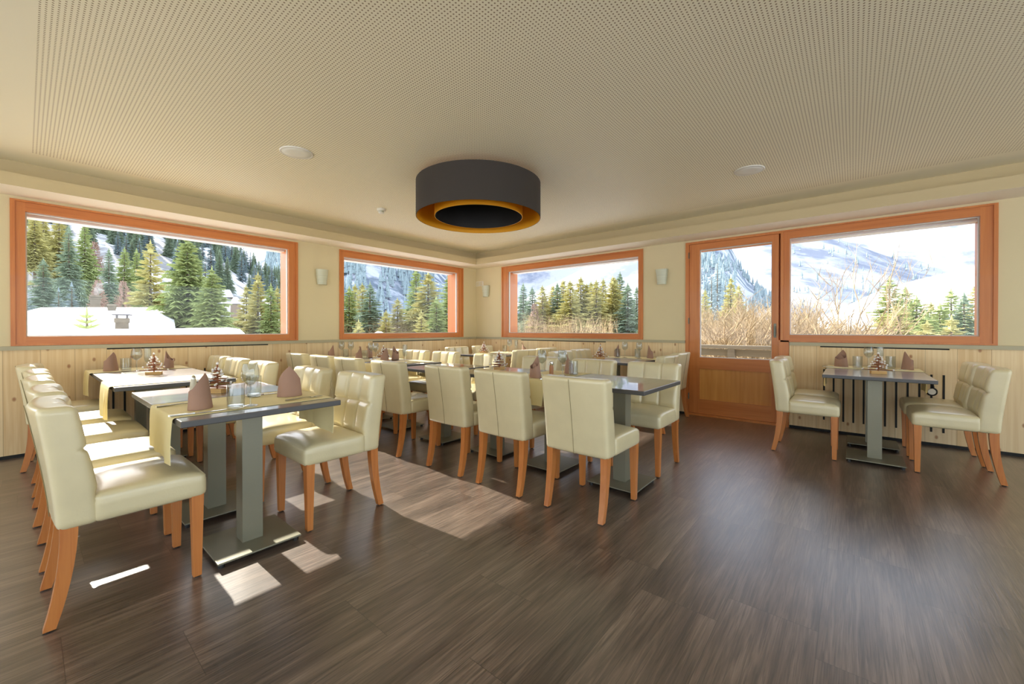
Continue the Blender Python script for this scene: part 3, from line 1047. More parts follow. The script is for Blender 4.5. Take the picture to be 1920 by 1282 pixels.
def revolve_glass(name, cat, prof, n=28, base=None):
    root = empty(name, cat=cat)
    for nm, pr in prof:
        m = MB(); m.revolve(pr, n, close=False); m.build(nm, M['glass'], root, smooth=True, auto=60)
    return Proto(root)
tumbler = revolve_glass('water_tumbler', 'glass', [
  ('bowl', [(0.0365, 0.012), (0.0375, 0.05), (0.038, 0.118), (0.0365, 0.118), (0.036, 0.05), (0.034, 0.016), (0.001, 0.014)]),
  ('thick_base', [(0.001, 0.001), (0.033, 0.001), (0.0365, 0.006), (0.0365, 0.012), (0.001, 0.013)])])
wine = revolve_glass('wine_glass', 'glass', [
  ('bowl', [(0.004, 0.098), (0.018, 0.108), (0.034, 0.128), (0.040, 0.150), (0.038, 0.180), (0.031, 0.212), (0.0300, 0.212), (0.037, 0.180), (0.0388, 0.150), (0.033, 0.129), (0.017, 0.110), (0.001, 0.104)]),
  ('stem', [(0.0055, 0.006), (0.0036, 0.02), (0.0034, 0.085), (0.0055, 0.0985)]),
  ('foot', [(0.001, 0.0005), (0.034, 0.0005), (0.034, 0.002), (0.006, 0.007), (0.001, 0.008)])])
flute = revolve_glass('tall_glass', 'glass', [
  ('bowl', [(0.004, 0.06), (0.020, 0.08), (0.026, 0.12), (0.027, 0.205), (0.0262, 0.205), (0.0252, 0.12), (0.019, 0.082), (0.001, 0.066)]),
  ('foot', [(0.001, 0.0005), (0.030, 0.0005), (0.030, 0.002), (0.005, 0.008), (0.004, 0.06)])])
for x, y, lab in [
 (3.395, -5.055, 'clear straight water tumbler at the edge of the closest table'),
 (3.075, -4.875, 'water tumbler behind the wine glass on the closest table'),
 (0.560, -5.115, 'water tumbler catching the sun on the wall-side table'),
 (3.900, -2.760, 'straight tumbler in front of the brown napkin behind chair backs'),
 (0.480, -2.950, 'tumbler under the wine glasses at the window end of the middle row'),
 (0.980, -2.960, 'tumbler beside the wine glasses in the middle of the middle row'),
 (1.280, -0.620, 'small sunlit tumbler on the corner table'),
 (3.235, -0.520, 'tumbler beside the twig tree before the door'),
 (3.480, -0.430, 'tumbler with rounded shine before the door'),
 (5.735, -0.455, 'water tumbler beside the twig tree on the separate table'),
 (5.985, -0.250, 'tumbler behind the twig tree on the separate table'),
]: tumbler.place((x, y, RZ_), 0, lab, 'water tumblers')
for x, y, lab in [
 (3.370, -4.985, 'large wine glass on thin stem on the closest table'),
 (0.660, -5.055, 'wine glass between tumbler and sunlit twig tree'),
 (3.720, -2.960, 'wine glass above the shaded brown napkin'),
 (3.850, -2.850, 'wine glass with bright V-shaped bowl before a brown napkin'),
 (0.270, -2.900, 'wine glass at the window end of the middle row, beside the tumbler'),
 (0.430, -2.850, 'wine glass standing close behind the tumbler in the middle row'),
 (0.970, -2.870, 'wine glass next to the dark brown napkin in the middle row'),
 (1.140, -2.910, 'wine glass before the reddish twig tree in the middle row'),
 (1.370, -0.600, 'wine glass glittering on the corner table'),
 (3.345, -0.530, 'wine glass before the plain panel by the door'),
 (3.540, -0.520, 'wine glass beside the mauve napkin before the door'),
 (5.820, -0.330, 'wine glass behind the twig tree on the separate table'),
]: wine.place((x, y, RZ_), 0, lab, 'wine glasses')
for x, y, lab in [
 (0.560, -4.965, 'tall glass just behind the wine glass beside the sunlit twig tree'),
 (1.735, -2.900, 'tall narrow glass standing alone at the end beside the gap'),
 (1.480, -0.560, 'tall glass beside the pinkish napkin on the corner table'),
 (5.910, -0.200, 'tall glass rising behind the twig tree on the separate table'),
]: flute.place((x, y, RZ_), 0, lab, 'tall glasses')

# cutlery
def make_knife():
    root = empty('table_knife', cat='knife')
    m = MB()
    pr = [(-0.105, 0.006), (-0.10, 0.009), (-0.03, 0.007), (-0.012, 0.006)]
    vs = []; 
    for x, hw in pr: vs += [(x, -hw, 0.0005), (x, hw, 0.0005), (x, hw * 0.8, 0.006), (x, -hw * 0.8, 0.006)]
    fs = [(0, 1, 2, 3), (15, 14, 13, 12)]
    for k in range(3):
        for i in range(4): fs.append((4*k+i, 4*k+4+i, 4*k+4+(i+1) % 4, 4*k+(i+1) % 4))
    m.add(vs, fs); m.build('knife_handle', M['cutlery'], root)
    m = MB()
    pl = [(-0.012, -0.006), (0.02, -0.009), (0.09, -0.010), (0.112, -0.002), (0.115, 0.004), (0.02, 0.005), (-0.012, 0.005)]
    k = len(pl)
    m.add([(x, y, 0.0015) for x, y in pl] + [(x, y, 0.003) for x, y in pl], [tuple(range(k-1, -1, -1)), tuple(range(k, 2*k))] + [(i, (i+1) % k, (i+1) % k + k, i + k) for i in range(k)])
    m.build('blade', M['cutlery'], root)
    return Proto(root)
def make_fork():
    root = empty('table_fork', cat='fork')
    m = MB()
    m.tube([(-0.10, 0, 0.003), (-0.05, 0, 0.004), (0.0, 0, 0.006), (0.04, 0, 0.004)], [0.005, 0.0045, 0.003, 0.003], 6)
    m.build('fork_handle', M['cutlery'], root)
    m = MB(); m.box(0.035, 0.060, -0.011, 0.011, 0.002, 0.004)
    for y in (-0.0095, -0.0033, 0.0033, 0.0095): m.box(0.060, 0.103, y - 0.0015, y + 0.0015, 0.003, 0.005)
    m.build('tines', M['cutlery'], root)
    return Proto(root)
knife, fork = make_knife(), make_fork()
for x, y, a, lab in [(3.395, -5.205, 88, 'steel knife at the edge of the closest table, before the slanted napkin'), (3.04, -4.80, 88, 'steel knife behind the roof-shaped napkin on the closest table'),
                     (3.86, -3.08, 90, 'steel knife on the runner between two chair backs'), (5.56, -0.43, 5, 'steel knife beside the opened napkin on the separate table')]:
    knife.place((x, y, RZ_), d(a), lab, 'table knives')
for x, y, a, lab in [(3.075, -5.20, 90, 'steel fork behind the slanted napkin on the closest table'), (3.36, -4.72, 95, 'steel fork before the roof-shaped napkin on the closest table'),
                     (3.60, -3.10, 90, 'steel fork on the runner beside the shaded napkin'), (5.98, -0.42, 10, 'steel fork beside the smooth napkin on the separate table')]:
    fork.place((x, y, RZ_), d(a), lab, 'table forks')

# twig tree ornaments
def make_twig_tree(seed):
    rnd = random.Random(seed)
    root = empty('twig_tree', cat='ornament')
    m = MB(); m.box(-0.052, 0.052, -0.032, 0.032, 0, 0.024); m.build('wooden_block', M['block'], root)
    m = MB(); m.tube([(0, 0, 0.02), (0.003, 0, 0.09), (0, 0.002, 0.175)], [0.0055, 0.005, 0.0045], 7)
    m.ball((0, 0.002, 0.178), 0.009, 1); m.build('stem', [M['twig'], M['snow_bead']], root)
    z = 0.034; L = 0.105; k = 0
    while z < 0.15:
        a = k * 1.15 + rnd.uniform(-0.3, 0.3)
        l1, l2 = L * rnd.uniform(0.85, 1.1), L * rnd.uniform(0.85, 1.1)
        ca, sa = math.cos(a), math.sin(a)
        dz = rnd.uniform(-0.004, 0.004)
        m = MB()
        p = [(-l1 * ca, -l1 * sa, z + dz), (-l1 * 0.4 * ca, -l1 * 0.4 * sa + 0.003, z), (l2 * 0.5 * ca, l2 * 0.5 * sa - 0.002, z + 0.001), (l2 * ca, l2 * sa, z - dz)]
        m.tube(p, [0.003, 0.0042, 0.0042, 0.003], 6)
        m.ball((p[0][0], p[0][1], p[0][2] + 0.003), 0.0075, 1); m.ball((p[3][0], p[3][1], p[3][2] + 0.003), 0.0075, 1)
        m.ball((p[1][0] * 1.5, p[1][1] * 1.5, z + 0.006), 0.006, 1)
        m.build('twig', [M['twig'], M['snow_bead']], root)
        z += 0.0085; k += 1; L *= 0.885
    return Proto(root)
tw = make_twig_tree(3)
for x, y, z, a, lab in [
 (2.700, -4.955, TZ, 35, 'twig tree ornament on block with white tips beside the two shakers'),
 (1.080, -5.000, TZ, 70, 'sunlit twig tree ornament with white tips by the wall-side napkin'),
 (3.085, -2.780, TZ, 100, 'dark twig tree ornament just behind the third chair back'),
 (1.270, -2.880, RZ_, 140, 'reddish twig tree ornament half hidden by wine glasses'),
 (1.170, -1.000, TZ, 20, 'pale glittering twig tree ornament on the corner table'),
 (3.175, -0.900, TZ, 200, 'brown twig tree ornament on the table before the door'),
 (5.870, -0.915, TZ, 10, 'twig tree ornament with white tips on the separate table'),
]: tw.place((x, y, z), d(a), lab, 'twig tree ornaments')

def make_shaker():
    root = empty('shaker', cat='shaker')
    m = MB(); m.revolve([(0.020, 0), (0.021, 0.01), (0.016, 0.05), (0.013, 0.075)], 18); m.build('shaker_body', M['shaker'], root, smooth=True, auto=50)
    m = MB(); m.revolve([(0.013, 0.075), (0.012, 0.088), (0.006, 0.096), (0.001, 0.098)], 18, close=False); m.build('shaker_cap', M['cutlery'], root, smooth=True)
    return Proto(root)
sh = make_shaker()
sh.place((2.500, -5.030, TZ), 0, 'white table shaker mostly behind the slanted napkin', 'white shakers')
sh.place((2.520, -4.975, TZ), 0, 'white table shaker between napkin and twig tree', 'white shakers')
pm = empty('pepper_mill', (3.745, -2.860, RZ_), label='wooden pepper mill between brown napkins behind chair backs', cat='mill')
m = MB(); m.revolve([(0.018, 0), (0.018, 0.06), (0.015, 0.08)], 18); m.build('mill_body', M['mill'], pm, smooth=True, auto=50)
m = MB(); m.revolve([(0.015, 0.08), (0.019, 0.09), (0.017, 0.108), (0.005, 0.115)], 18); m.build('mill_cap', M['cutlery'], pm, smooth=True, auto=50)

# ------------------------------------------------------------------ ceiling and wall fittings
pl = empty('pendant_lamp', (2.961, -2.932, 0), label='large round charcoal drum lamp with gold inside hanging under the ceiling', cat='ceiling lamp')
def shell(name, r0, r1, z0, z1, mo, mi_, n=96):
    """vertical tube: outer radius r1, inner radius r0"""
    m = MB()
    vs = []
    for (r, z) in ((r1, z0), (r1, z1), (r0, z1), (r0, z0)):
        for i in range(n):
            a = 2 * math.pi * i / n
            vs.append((r * math.cos(a), r * math.sin(a), z))
    fs = []; mi = []
    for k, q in enumerate((0, 0, 1, 0)):
        for i in range(n):
            j = (i + 1) % n; k2 = (k + 1) % 4
            fs.append((k*n+i, k*n+j, k2*n+j, k2*n+i)); mi.append(q)
    m.add(vs, fs); m.mi = mi
    return m.build(name, [mo, mi_], pl, smooth=True, auto=40)
ZB, ZT = 2.19, 2.512
shell('outer_shade', 0.581, 0.586, ZB, ZT, M['charcoal'], M['gold'])
shell('inner_shade', 0.411, 0.416, ZB + 0.012, ZT - 0.012, M['gold'], M['lamp_black'])
m = MB()
n = 96
vs = []
for r in (0.412, 0.582):
    for z in (ZT - 0.022, ZT - 0.018):
        for i in range(n): vs.append((r * math.cos(2*math.pi*i/n), r * math.sin(2*math.pi*i/n), z))
fs = []
for i in range(n):
    j = (i + 1) % n
    fs += [(i, j, 2*n+j, 2*n+i), (n+i, 3*n+i, 3*n+j, n+j)]
m.add(vs, fs); m.build('gold_top_ring', M['gold'], pl)
m = MB(); m.revolve([(0.414, ZT - 0.03), (0.414, ZT - 0.026)], 96); m.build('inner_cover', M['lamp_black'], pl)
m = MB(); m.revolve([(0.34, CEIL - 0.022), (0.34, CEIL - 0.001)], 48); m.build('ceiling_canopy', M['white_plastic'], pl)
for a in (60, 180, 300):
    x, y = 0.33 * math.cos(d(a + 20)), 0.33 * math.sin(d(a + 20))
    m = MB(); m.tube([(x, y, ZT - 0.03), (x, y, CEIL - 0.01)], 0.004, 8); m.build('suspension_rod', M['cutlery'], pl)
a0 = 2.2
m = MB(); m.tube([(-0.10 + 0.03 * k, 0.0, ZB + 0.235 - 0.07 * math.sin(math.pi * k / 6)) for k in range(7)], 0.008, 10)
m.build('curved_bulb_tube', M['white_plastic'], pl, smooth=True)
m = MB(); m.box(-0.12, 0.12, -0.02, 0.02, ZB + 0.225, ZT - 0.03); m.build('bulb_holder', M['lamp_black'], pl)

def ceiling_speaker(x, y, lab):
    r = empty('ceiling_speaker', (x, y, CEIL), label=lab, cat='speaker', group='ceiling speakers')
    m = MB(); m.revolve([(0.118, -0.002), (0.122, -0.006), (0.112, -0.009), (0.108, -0.004)], 48, close=False); m.revolve([(0.122, -0.0005), (0.118, -0.002)], 48, close=False)
    m.build('speaker_rim', M['white_plastic'], r, smooth=True)
    m = MB(); m.revolve([(0.111, -0.002), (0.109, -0.007), (0.06, -0.009), (0.001, -0.0095)], 48, close=False); m.build('grille', M['speaker'], r, smooth=True)
ceiling_speaker(2.252, -4.300, 'pale round ceiling speaker above the window-side row')
ceiling_speaker(4.980, -1.540, 'pale round ceiling speaker towards the door side')
sd = empty('smoke_detector', (1.400, -2.990, CEIL), label='white smoke detector under the ceiling beside the drum lamp', cat='smoke detector')
m = MB(); m.revolve([(0.052, 0), (0.052, -0.018), (0.045, -0.026)][::-1], 28); m.build('detector_base', M['white_plastic'], sd, smooth=True, auto=40)
m = MB(); m.revolve([(0.03, -0.026), (0.028, -0.040)][::-1], 24); m.build('sensor_slot', M['sconce'], sd, smooth=True, auto=40)
m = MB(); m.revolve([(0.033, -0.040), (0.031, -0.05), (0.015, -0.056), (0.001, -0.057)][::-1], 24, close=False); m.build('sensor_cap', M['white_plastic'], sd, smooth=True)

def sconce(loc, rz, lab):
    r = empty('wall_sconce', loc, rz, label=lab, cat='wall lamp', group='pale wall sconces')
    # local: wall at y=0, body towards -y; tapers downwards
    m = MB(); n = 16; vs = []
    for (zz, w2, dp) in ((-0.105, 0.062, 0.07), (0.105, 0.085, 0.095)):
        for i in range(n + 1):
            a = math.pi * i / n
            vs.append((w2 * math.cos(a), -0.02 - dp * 0.75 * math.sin(a) ** 0.7, zz))
        for i in range(n + 1):
            a = math.pi * i / n
            vs.append(((w2 - 0.006) * math.cos(a), -0.02 - (dp - 0.008) * 0.75 * math.sin(a) ** 0.7, zz))
    K = n + 1; fs = []
    for i in range(n):
        fs += [(i, i+1, 2*K+i+1, 2*K+i), (K+i, 3*K+i, 3*K+i+1, K+i+1), (2*K+i, 2*K+i+1, 3*K+i+1, 3*K+i), (i, K+i, K+i+1, i+1)]
    fs += [(0, 2*K, 3*K, K), (n, K+n, 3*K+n, 2*K+n)]
    m.add(vs, fs); m.build('sconce_shade', M['sconce'], r, smooth=True, auto=40)
    m = MB(); m.box(-0.055, 0.055, -0.02, 0.0, -0.07, 0.07); m.build('wall_plate', M['white_plastic'], r)
    m = MB(); m.box(-0.062, 0.062, -0.03, -0.018, -0.098, -0.04); m.build('lamp_bracket', M['sconce'], r)
sconce((0.0, -3.055, 1.862), math.pi / 2, 'pale tapered wall sconce on the pillar between the two windows')
sconce((0.290, 0.0, 1.865), 0, 'pale tapered wall sconce in the room corner below the switch plate')
sconce((3.658, 0.0, 1.865), 0, 'pale tapered wall sconce between the long window and the door')
sw = empty('thermostat', (0.105, 0, 2.025), label='small white double switch plate high in the room corner', cat='switch')
m = MB(); m.box(-0.1, 0.09, -0.008, 0, -0.045, 0.045); m.build('plate', M['white_plastic'], sw)
m = MB(); m.box(-0.085, -0.01, -0.016, -0.008, -0.035, 0.035); m.build('rocker', M['shaker'], sw)
m = MB(); m.box(0.005, 0.078, -0.016, -0.008, -0.035, 0.035); m.build('rocker', M['shaker'], sw)
rv = empty('radiator_valve', (6.291, -0.0245, 0.53), label='white round radiator knob with dark hooked rim low on the panel', cat='valve')
m = MB()
m.add([(0.028 * math.cos(2*math.pi*i/20), yy, 0.028 * math.sin(2*math.pi*i/20)) for yy in (0, -0.03) for i in range(20)], [tuple(range(19, -1, -1)), tuple(range(20, 40))] + [(i, (i+1) % 20, (i+1) % 20+20, i+20) for i in range(20)])
m.build('knob', M['white_plastic'], rv)
m = MB(); m.tube([(0.004, -0.012, 0.09)] + [(0.036 * math.cos(t), -0.012, 0.036 * math.sin(t)) for t in np.linspace(1.2, -3.3, 16)], 0.007, 8); m.build('hooked_rim', M['black_gap'], rv, smooth=True)
#EXT
# ------------------------------------------------------------------ outdoors
F_PX, CX_PX, HZ_PX = 764.36, 960.0, 617.0
def bearing(px):
    return yaw - math.atan((px - CX_PX) / F_PX)
def at(px, py, dist):
    """a place outdoors at horizontal distance dist, seen in the photograph at pixel (px, py)"""
    th = bearing(px)
    off = math.atan((px - CX_PX) / F_PX)
    zz = CAMP.z + (HZ_PX - py) / F_PX * math.cos(off) * dist
    return Vector((CAMP.x + math.cos(th) * dist, CAMP.y + math.sin(th) * dist, zz))
def interp(tab, x):
    if x <= tab[0][0]: return tab[0][1]
    for (a, va), (b_, vb) in zip(tab, tab[1:]):
        if x <= b_: return va + (vb - va) * (x - a) / (b_ - a)
    return tab[-1][1]

def terrain_mat(name, snow, rock, amount, scale, stretch=1.0, rough=0.9):
    m, N, L = new_mat(name)
    o = N.new('ShaderNodeOutputMaterial')
    b = N.new('ShaderNodeBsdfPrincipled')
    L.new(b.outputs[0], o.inputs[0])
    b.inputs['Roughness'].default_value = rough
    b.inputs['Specular IOR Level'].default_value = 0.1
    tc = N.new('ShaderNodeTexCoord')
    mp = N.new('ShaderNodeMapping')
    mp.inputs['Scale'].default_value = (scale, scale, scale / stretch)
    L.new(tc.outputs['Object'], mp.inputs[0])
    n = N.new('ShaderNodeTexNoise')
    n.inputs['Scale'].default_value = 1.0
    n.inputs['Detail'].default_value = 8
    n.inputs['Roughness'].default_value = 0.68
    L.new(mp.outputs[0], n.inputs[0])
    cr = N.new('ShaderNodeValToRGB')
    cr.color_ramp.elements[0].position = amount
    cr.color_ramp.elements[0].color = rock
    cr.color_ramp.elements[1].position = amount + 0.12
    cr.color_ramp.elements[1].color = snow
    L.new(n.outputs[0], cr.inputs[0])
    L.new(cr.outputs[0], b.inputs['Base Color'])
    return m
SNOW = (0.80, 0.82, 0.86, 1)
M['snow'] = pbr('snow', (0.82, 0.83, 0.86, 1), 0.8)
M['hill_forest'] = terrain_mat('hill_snow_and_brush', SNOW, (0.30, 0.30, 0.30, 1), 0.47, 0.12)
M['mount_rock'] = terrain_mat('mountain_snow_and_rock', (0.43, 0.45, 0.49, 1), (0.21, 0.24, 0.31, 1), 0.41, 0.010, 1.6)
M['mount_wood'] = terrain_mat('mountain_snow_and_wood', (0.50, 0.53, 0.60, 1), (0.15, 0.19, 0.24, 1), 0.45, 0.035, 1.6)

HILLS = {}
def hill(name, mat, d0, d1, foot, ridge, px0, px1, n=90, rows=26, rough=0.02, seed=1, curve=1.0):
    """a slope rising from distance d0 to d1; foot and ridge give its outline by bearing; it falls away behind"""
    rnd = random.Random(seed)
    m = MB(); vs = []
    fr = [(rnd.uniform(5, 26), rnd.uniform(0, 6), rnd.uniform(3, 14), rnd.uniform(0, 6)) for _ in range(7)]
    def surf(px, t):
        D = d0 + (d1 - d0) * t
        a, c = at(px, interp(foot, px), d0), at(px, interp(ridge, px), d1)
        z = a.z + (c.z - a.z) * t ** curve
        u = (px - px0) / (px1 - px0)
        bump = sum(math.sin(f1 * u + p1 + 2.0 * t) * math.sin(f2 * t + p2) for f1, p1, f2, p2 in fr) / 7
        z += bump * (d1 - d0) * rough * min(1, t * 4) * (1 - 0.6 * t)
        th = bearing(px)
        return (CAMP.x + math.cos(th) * D, CAMP.y + math.sin(th) * D, z)
    for i in range(n + 1):
        px = px0 + (px1 - px0) * i / n
        for k in range(rows + 1): vs.append(surf(px, k / rows))
        x, y, z = surf(px, 1.0)
        th = bearing(px)
        D = d1 * 1.12
        vs.append((CAMP.x + math.cos(th) * D, CAMP.y + math.sin(th) * D, z - 0.1 * d1))
    R = rows + 2; fs = []
    for i in range(n):
        for k in range(R - 1):
            a = i * R + k
            fs.append((a, a + R, a + R + 1, a + 1)[::-1])
    m.add(vs, fs)
    o = struct(m, name, mat, smooth=True)
    HILLS[name] = surf
    return o
# px ranges reach past the frame so that a step aside still shows ground
hill('mountain', M['mount_rock'], 900, 2200, [(-900, 600), (2900, 600)],
     [(-900, 330), (300, 520), (420, 470), (520, 400), (640, 300), (1000, 250), (1300, 240), (1500, 230), (1700, 250), (2000, 300), (2900, 380)], -900, 2900, 150, 40, 0.075, 5)
hill('mountain_spur', M['mount_rock'], 600, 1100, [(-900, 612), (2900, 612)],
     [(880, 600), (1150, 470), (1300, 400), (1480, 425), (1580, 450), (1720, 503), (1790, 522), (1860, 540), (2200, 580)], 880, 2300, 100, 26, 0.06, 8)
hill('wooded_mountain', M['mount_wood'], 300, 900, [(-900, 612), (2900, 612)],
     [(450, 600), (500, 480), (540, 420), (640, 380), (740, 400), (800, 480), (850, 525), (900, 560), (960, 600)], 440, 970, 70, 30, 0.05, 11)
hill('wooded_slope', M['mount_wood'], 260, 620, [(-900, 614), (2900, 614)],
     [(1200, 612), (1260, 560), (1310, 440), (1360, 450), (1400, 520), (1440, 560), (1520, 590), (1600, 612)], 1190, 1610, 60, 24, 0.04, 13)
hill('snow_hill', M['snow'], 180, 420, [(-900, 620), (2900, 620)],
     [(1480, 612), (1560, 585), (1640, 548), (1700, 530), (1840, 497), (2000, 475), (2300, 500), (2900, 590)], 1470, 2900, 60, 20, 0.02, 17)
hill('forest_hill', M['hill_forest'], 70, 190, [(-1500, 600), (0, 585), (300, 590), (560, 612), (700, 620)],
     [(-1500, 330), (-300, 330), (0, 360), (150, 388), (215, 408), (300, 436), (345, 455), (400, 462), (470, 515), (560, 562), (640, 596), (720, 615)], -1500, 720, 110, 30, 0.02, 23, 0.9)
# valley floor around the house
m = MB(); vs = []; fs = []
rr = [2.2, 5, 9, 14, 20, 30, 45, 70, 110, 180, 300, 600, 1000]
for i in range(73):
    th = 2 * math.pi * i / 72
    for k, r in enumerate(rr):
        zz = -3.4 + 0.35 * math.sin(3 * th + k) * min(1, r / 30)
        if k >= 5: zz += (r - 30) * 0.012 * (1 if math.cos(th - 2.9) > 0 else 0.3)
        vs.append((5 + r * 1.25 * math.cos(th), -4.4 + r * 1.25 * math.sin(th), zz if k else -3.4))
R = len(rr)
for i in range(72):
    for k in range(R - 1):
        a = i * R + k; fs.append((a, a + 1, a + R + 1, a + R))
m.add(vs, fs); struct(m, 'snow_ground', M['snow'], smooth=True)
# the storey below
m = MB(); m.box(-0.28, XL + 0.28, YB - 0.28, 0.28, -3.6, -0.12); struct(m, 'wall_lower_storey', M['plaster'])

# ---- trees
def needle_mat(name, col, amt=0.35):
    return pbr(name, col, 0.85, noise=((1.3, 1.3, 1.3), amt, 3), spec=0.1)
M['needle_green'] = needle_mat('needles_green', (0.36, 0.42, 0.17, 1))
M['needle_yellow'] = needle_mat('needles_yellow_green', (0.50, 0.46, 0.19, 1))
M['needle_dark'] = needle_mat('needles_dark', (0.27, 0.34, 0.23, 1))
M['needle_blue'] = needle_mat('needles_blue', (0.27, 0.34, 0.36, 1))
M['bark'] = pbr('bark', (0.16, 0.12, 0.08, 1), 0.9)
M['bark_tan'] = pbr('bark_tan', (0.42, 0.32, 0.20, 1), 0.9)
M['twigs_tan'] = pbr('fine_twigs_tan', (0.33, 0.235, 0.125, 1), 0.9)
M['twigs_pink'] = pbr('larch_twigs', (0.36, 0.24, 0.18, 1), 0.9)

def conifer_mesh(h, r, rnd, whorls, per, detail, mi=0, droop=0.25, bare=0.08):
    """needle-bearing boughs as MB; boughs are narrow drooping leaves of geometry with side sprays"""
    m = MB()
    for k in range(whorls):
        t = (k + rnd.random() * 0.7) / whorls
        z = h * (bare + (1 - bare) * t)
        rad = r * (1 - t) ** 0.82 * rnd.uniform(0.78, 1.12) + 0.012 * h
        nb = max(3, int(per * (1 - 0.45 * t)))
        ph = rnd.random() * 6.28
        for i in range(nb):
            a = ph + 2 * math.pi * (i + rnd.uniform(-0.3, 0.3)) / nb
            z = h * (bare + (1 - bare) * min(0.985, t + rnd.uniform(0, 1.0) / whorls))
            L = rad * rnd.uniform(0.7, 1.15)
            ca, sa = math.cos(a), math.sin(a)
            up = 0.25 * (t - 0.35)
            dr = droop * (1 - t * 0.6)
            def p(s, side, dz=0.0):
                zz = z + L * (up * s * 1.6 - dr * s * s) + dz
                return (ca * L * s - sa * side, sa * L * s + ca * side, zz)
            wd = L * 0.22
            if detail == 0:
                m.add([p(0.05, 0, .02 * L), p(0.5, wd), p(1, 0), p(0.5, -wd), p(0.45, 0, -0.16 * L)], [(0, 1, 2), (0, 2, 3), (0, 4, 2)], mi)
            else:
                ns = 4 + 2 * detail
                m.add([p(0.04, 0, 0.01), p(0.55, wd * 0.35), p(1.02, 0), p(0.55, -wd * 0.35)], [(0, 1, 2), (0, 2, 3)], mi)
                for q in range(ns):
                    s = 0.18 + 0.78 * q / ns
                    for sg in (-1, 1):
                        l2 = L * (0.34 - 0.2 * s) * rnd.uniform(0.7, 1.25)
                        s2 = s + l2 / L * 0.75
                        hang = -l2 * rnd.uniform(0.15, 0.75)
                        w2 = l2 * 0.32
                        m.add([p(s, 0), p(s + w2 / L, sg * l2 * 0.45, hang * 0.3 + w2 * .3), p(s2, sg * l2, hang), p(s - w2 / L * .6, sg * l2 * 0.55, hang * 0.45 - w2 * .5)], [(0, 1, 2, 3)], mi)
    # leader
    m.add([(0.02*h*math.cos(a), 0.02*h*math.sin(a), h*0.93) for a in (0, 2.1, 4.2)] + [(0, 0, h * 1.03)], [(0, 1, 3), (1, 2, 3), (2, 0, 3)], mi)
    return m

def conifer(name, cat, h, r, seed, whorls, per, detail, mat, droop=0.25, bare=0.08):
    rnd = random.Random(seed)
    root = empty(name, cat=cat)
    conifer_mesh(h, r, rnd, whorls, per, detail, 0, droop, bare).build('foliage', M[mat], root)
    t = MB(); t.tube([(0, 0, -0.02 * h), (0.003 * h, 0, h * 0.5), (0, 0, h * 0.97)], [0.018 * h, 0.012 * h, 0.002 * h], 6)
    t.build('trunk', M['bark'], root)
    return Proto(root)

SPR = {
 'g': conifer('spruce_tree', 'tree', 1.0, 0.25, 1, 46, 12, 1, 'needle_green'),
 'y': conifer('pine_tree', 'tree', 1.0, 0.24, 2, 40, 12, 1, 'needle_yellow', 0.12, 0.12),
 'd': conifer('spruce_tree', 'tree', 1.0, 0.20, 3, 48, 12, 1, 'needle_dark', 0.35),
 'b': conifer('spruce_tree', 'tree', 1.0, 0.19, 4, 30, 10, 0, 'needle_blue', 0.30),
}
def tree(kind, px, top, dist, label, base_z=None, wide=1.0, group='conifers outside the windows', rnd=random.Random(5)):
    t = at(px, top, dist)
    if base_z is None: base_z = -3.4
    h = t.z - base_z
    pr = SPR[kind]
    o = pr.place((t.x, t.y, base_z), rnd.uniform(0, 6.28), label, group)
    o.scale = (h * wide, h * wide, h)
    return o
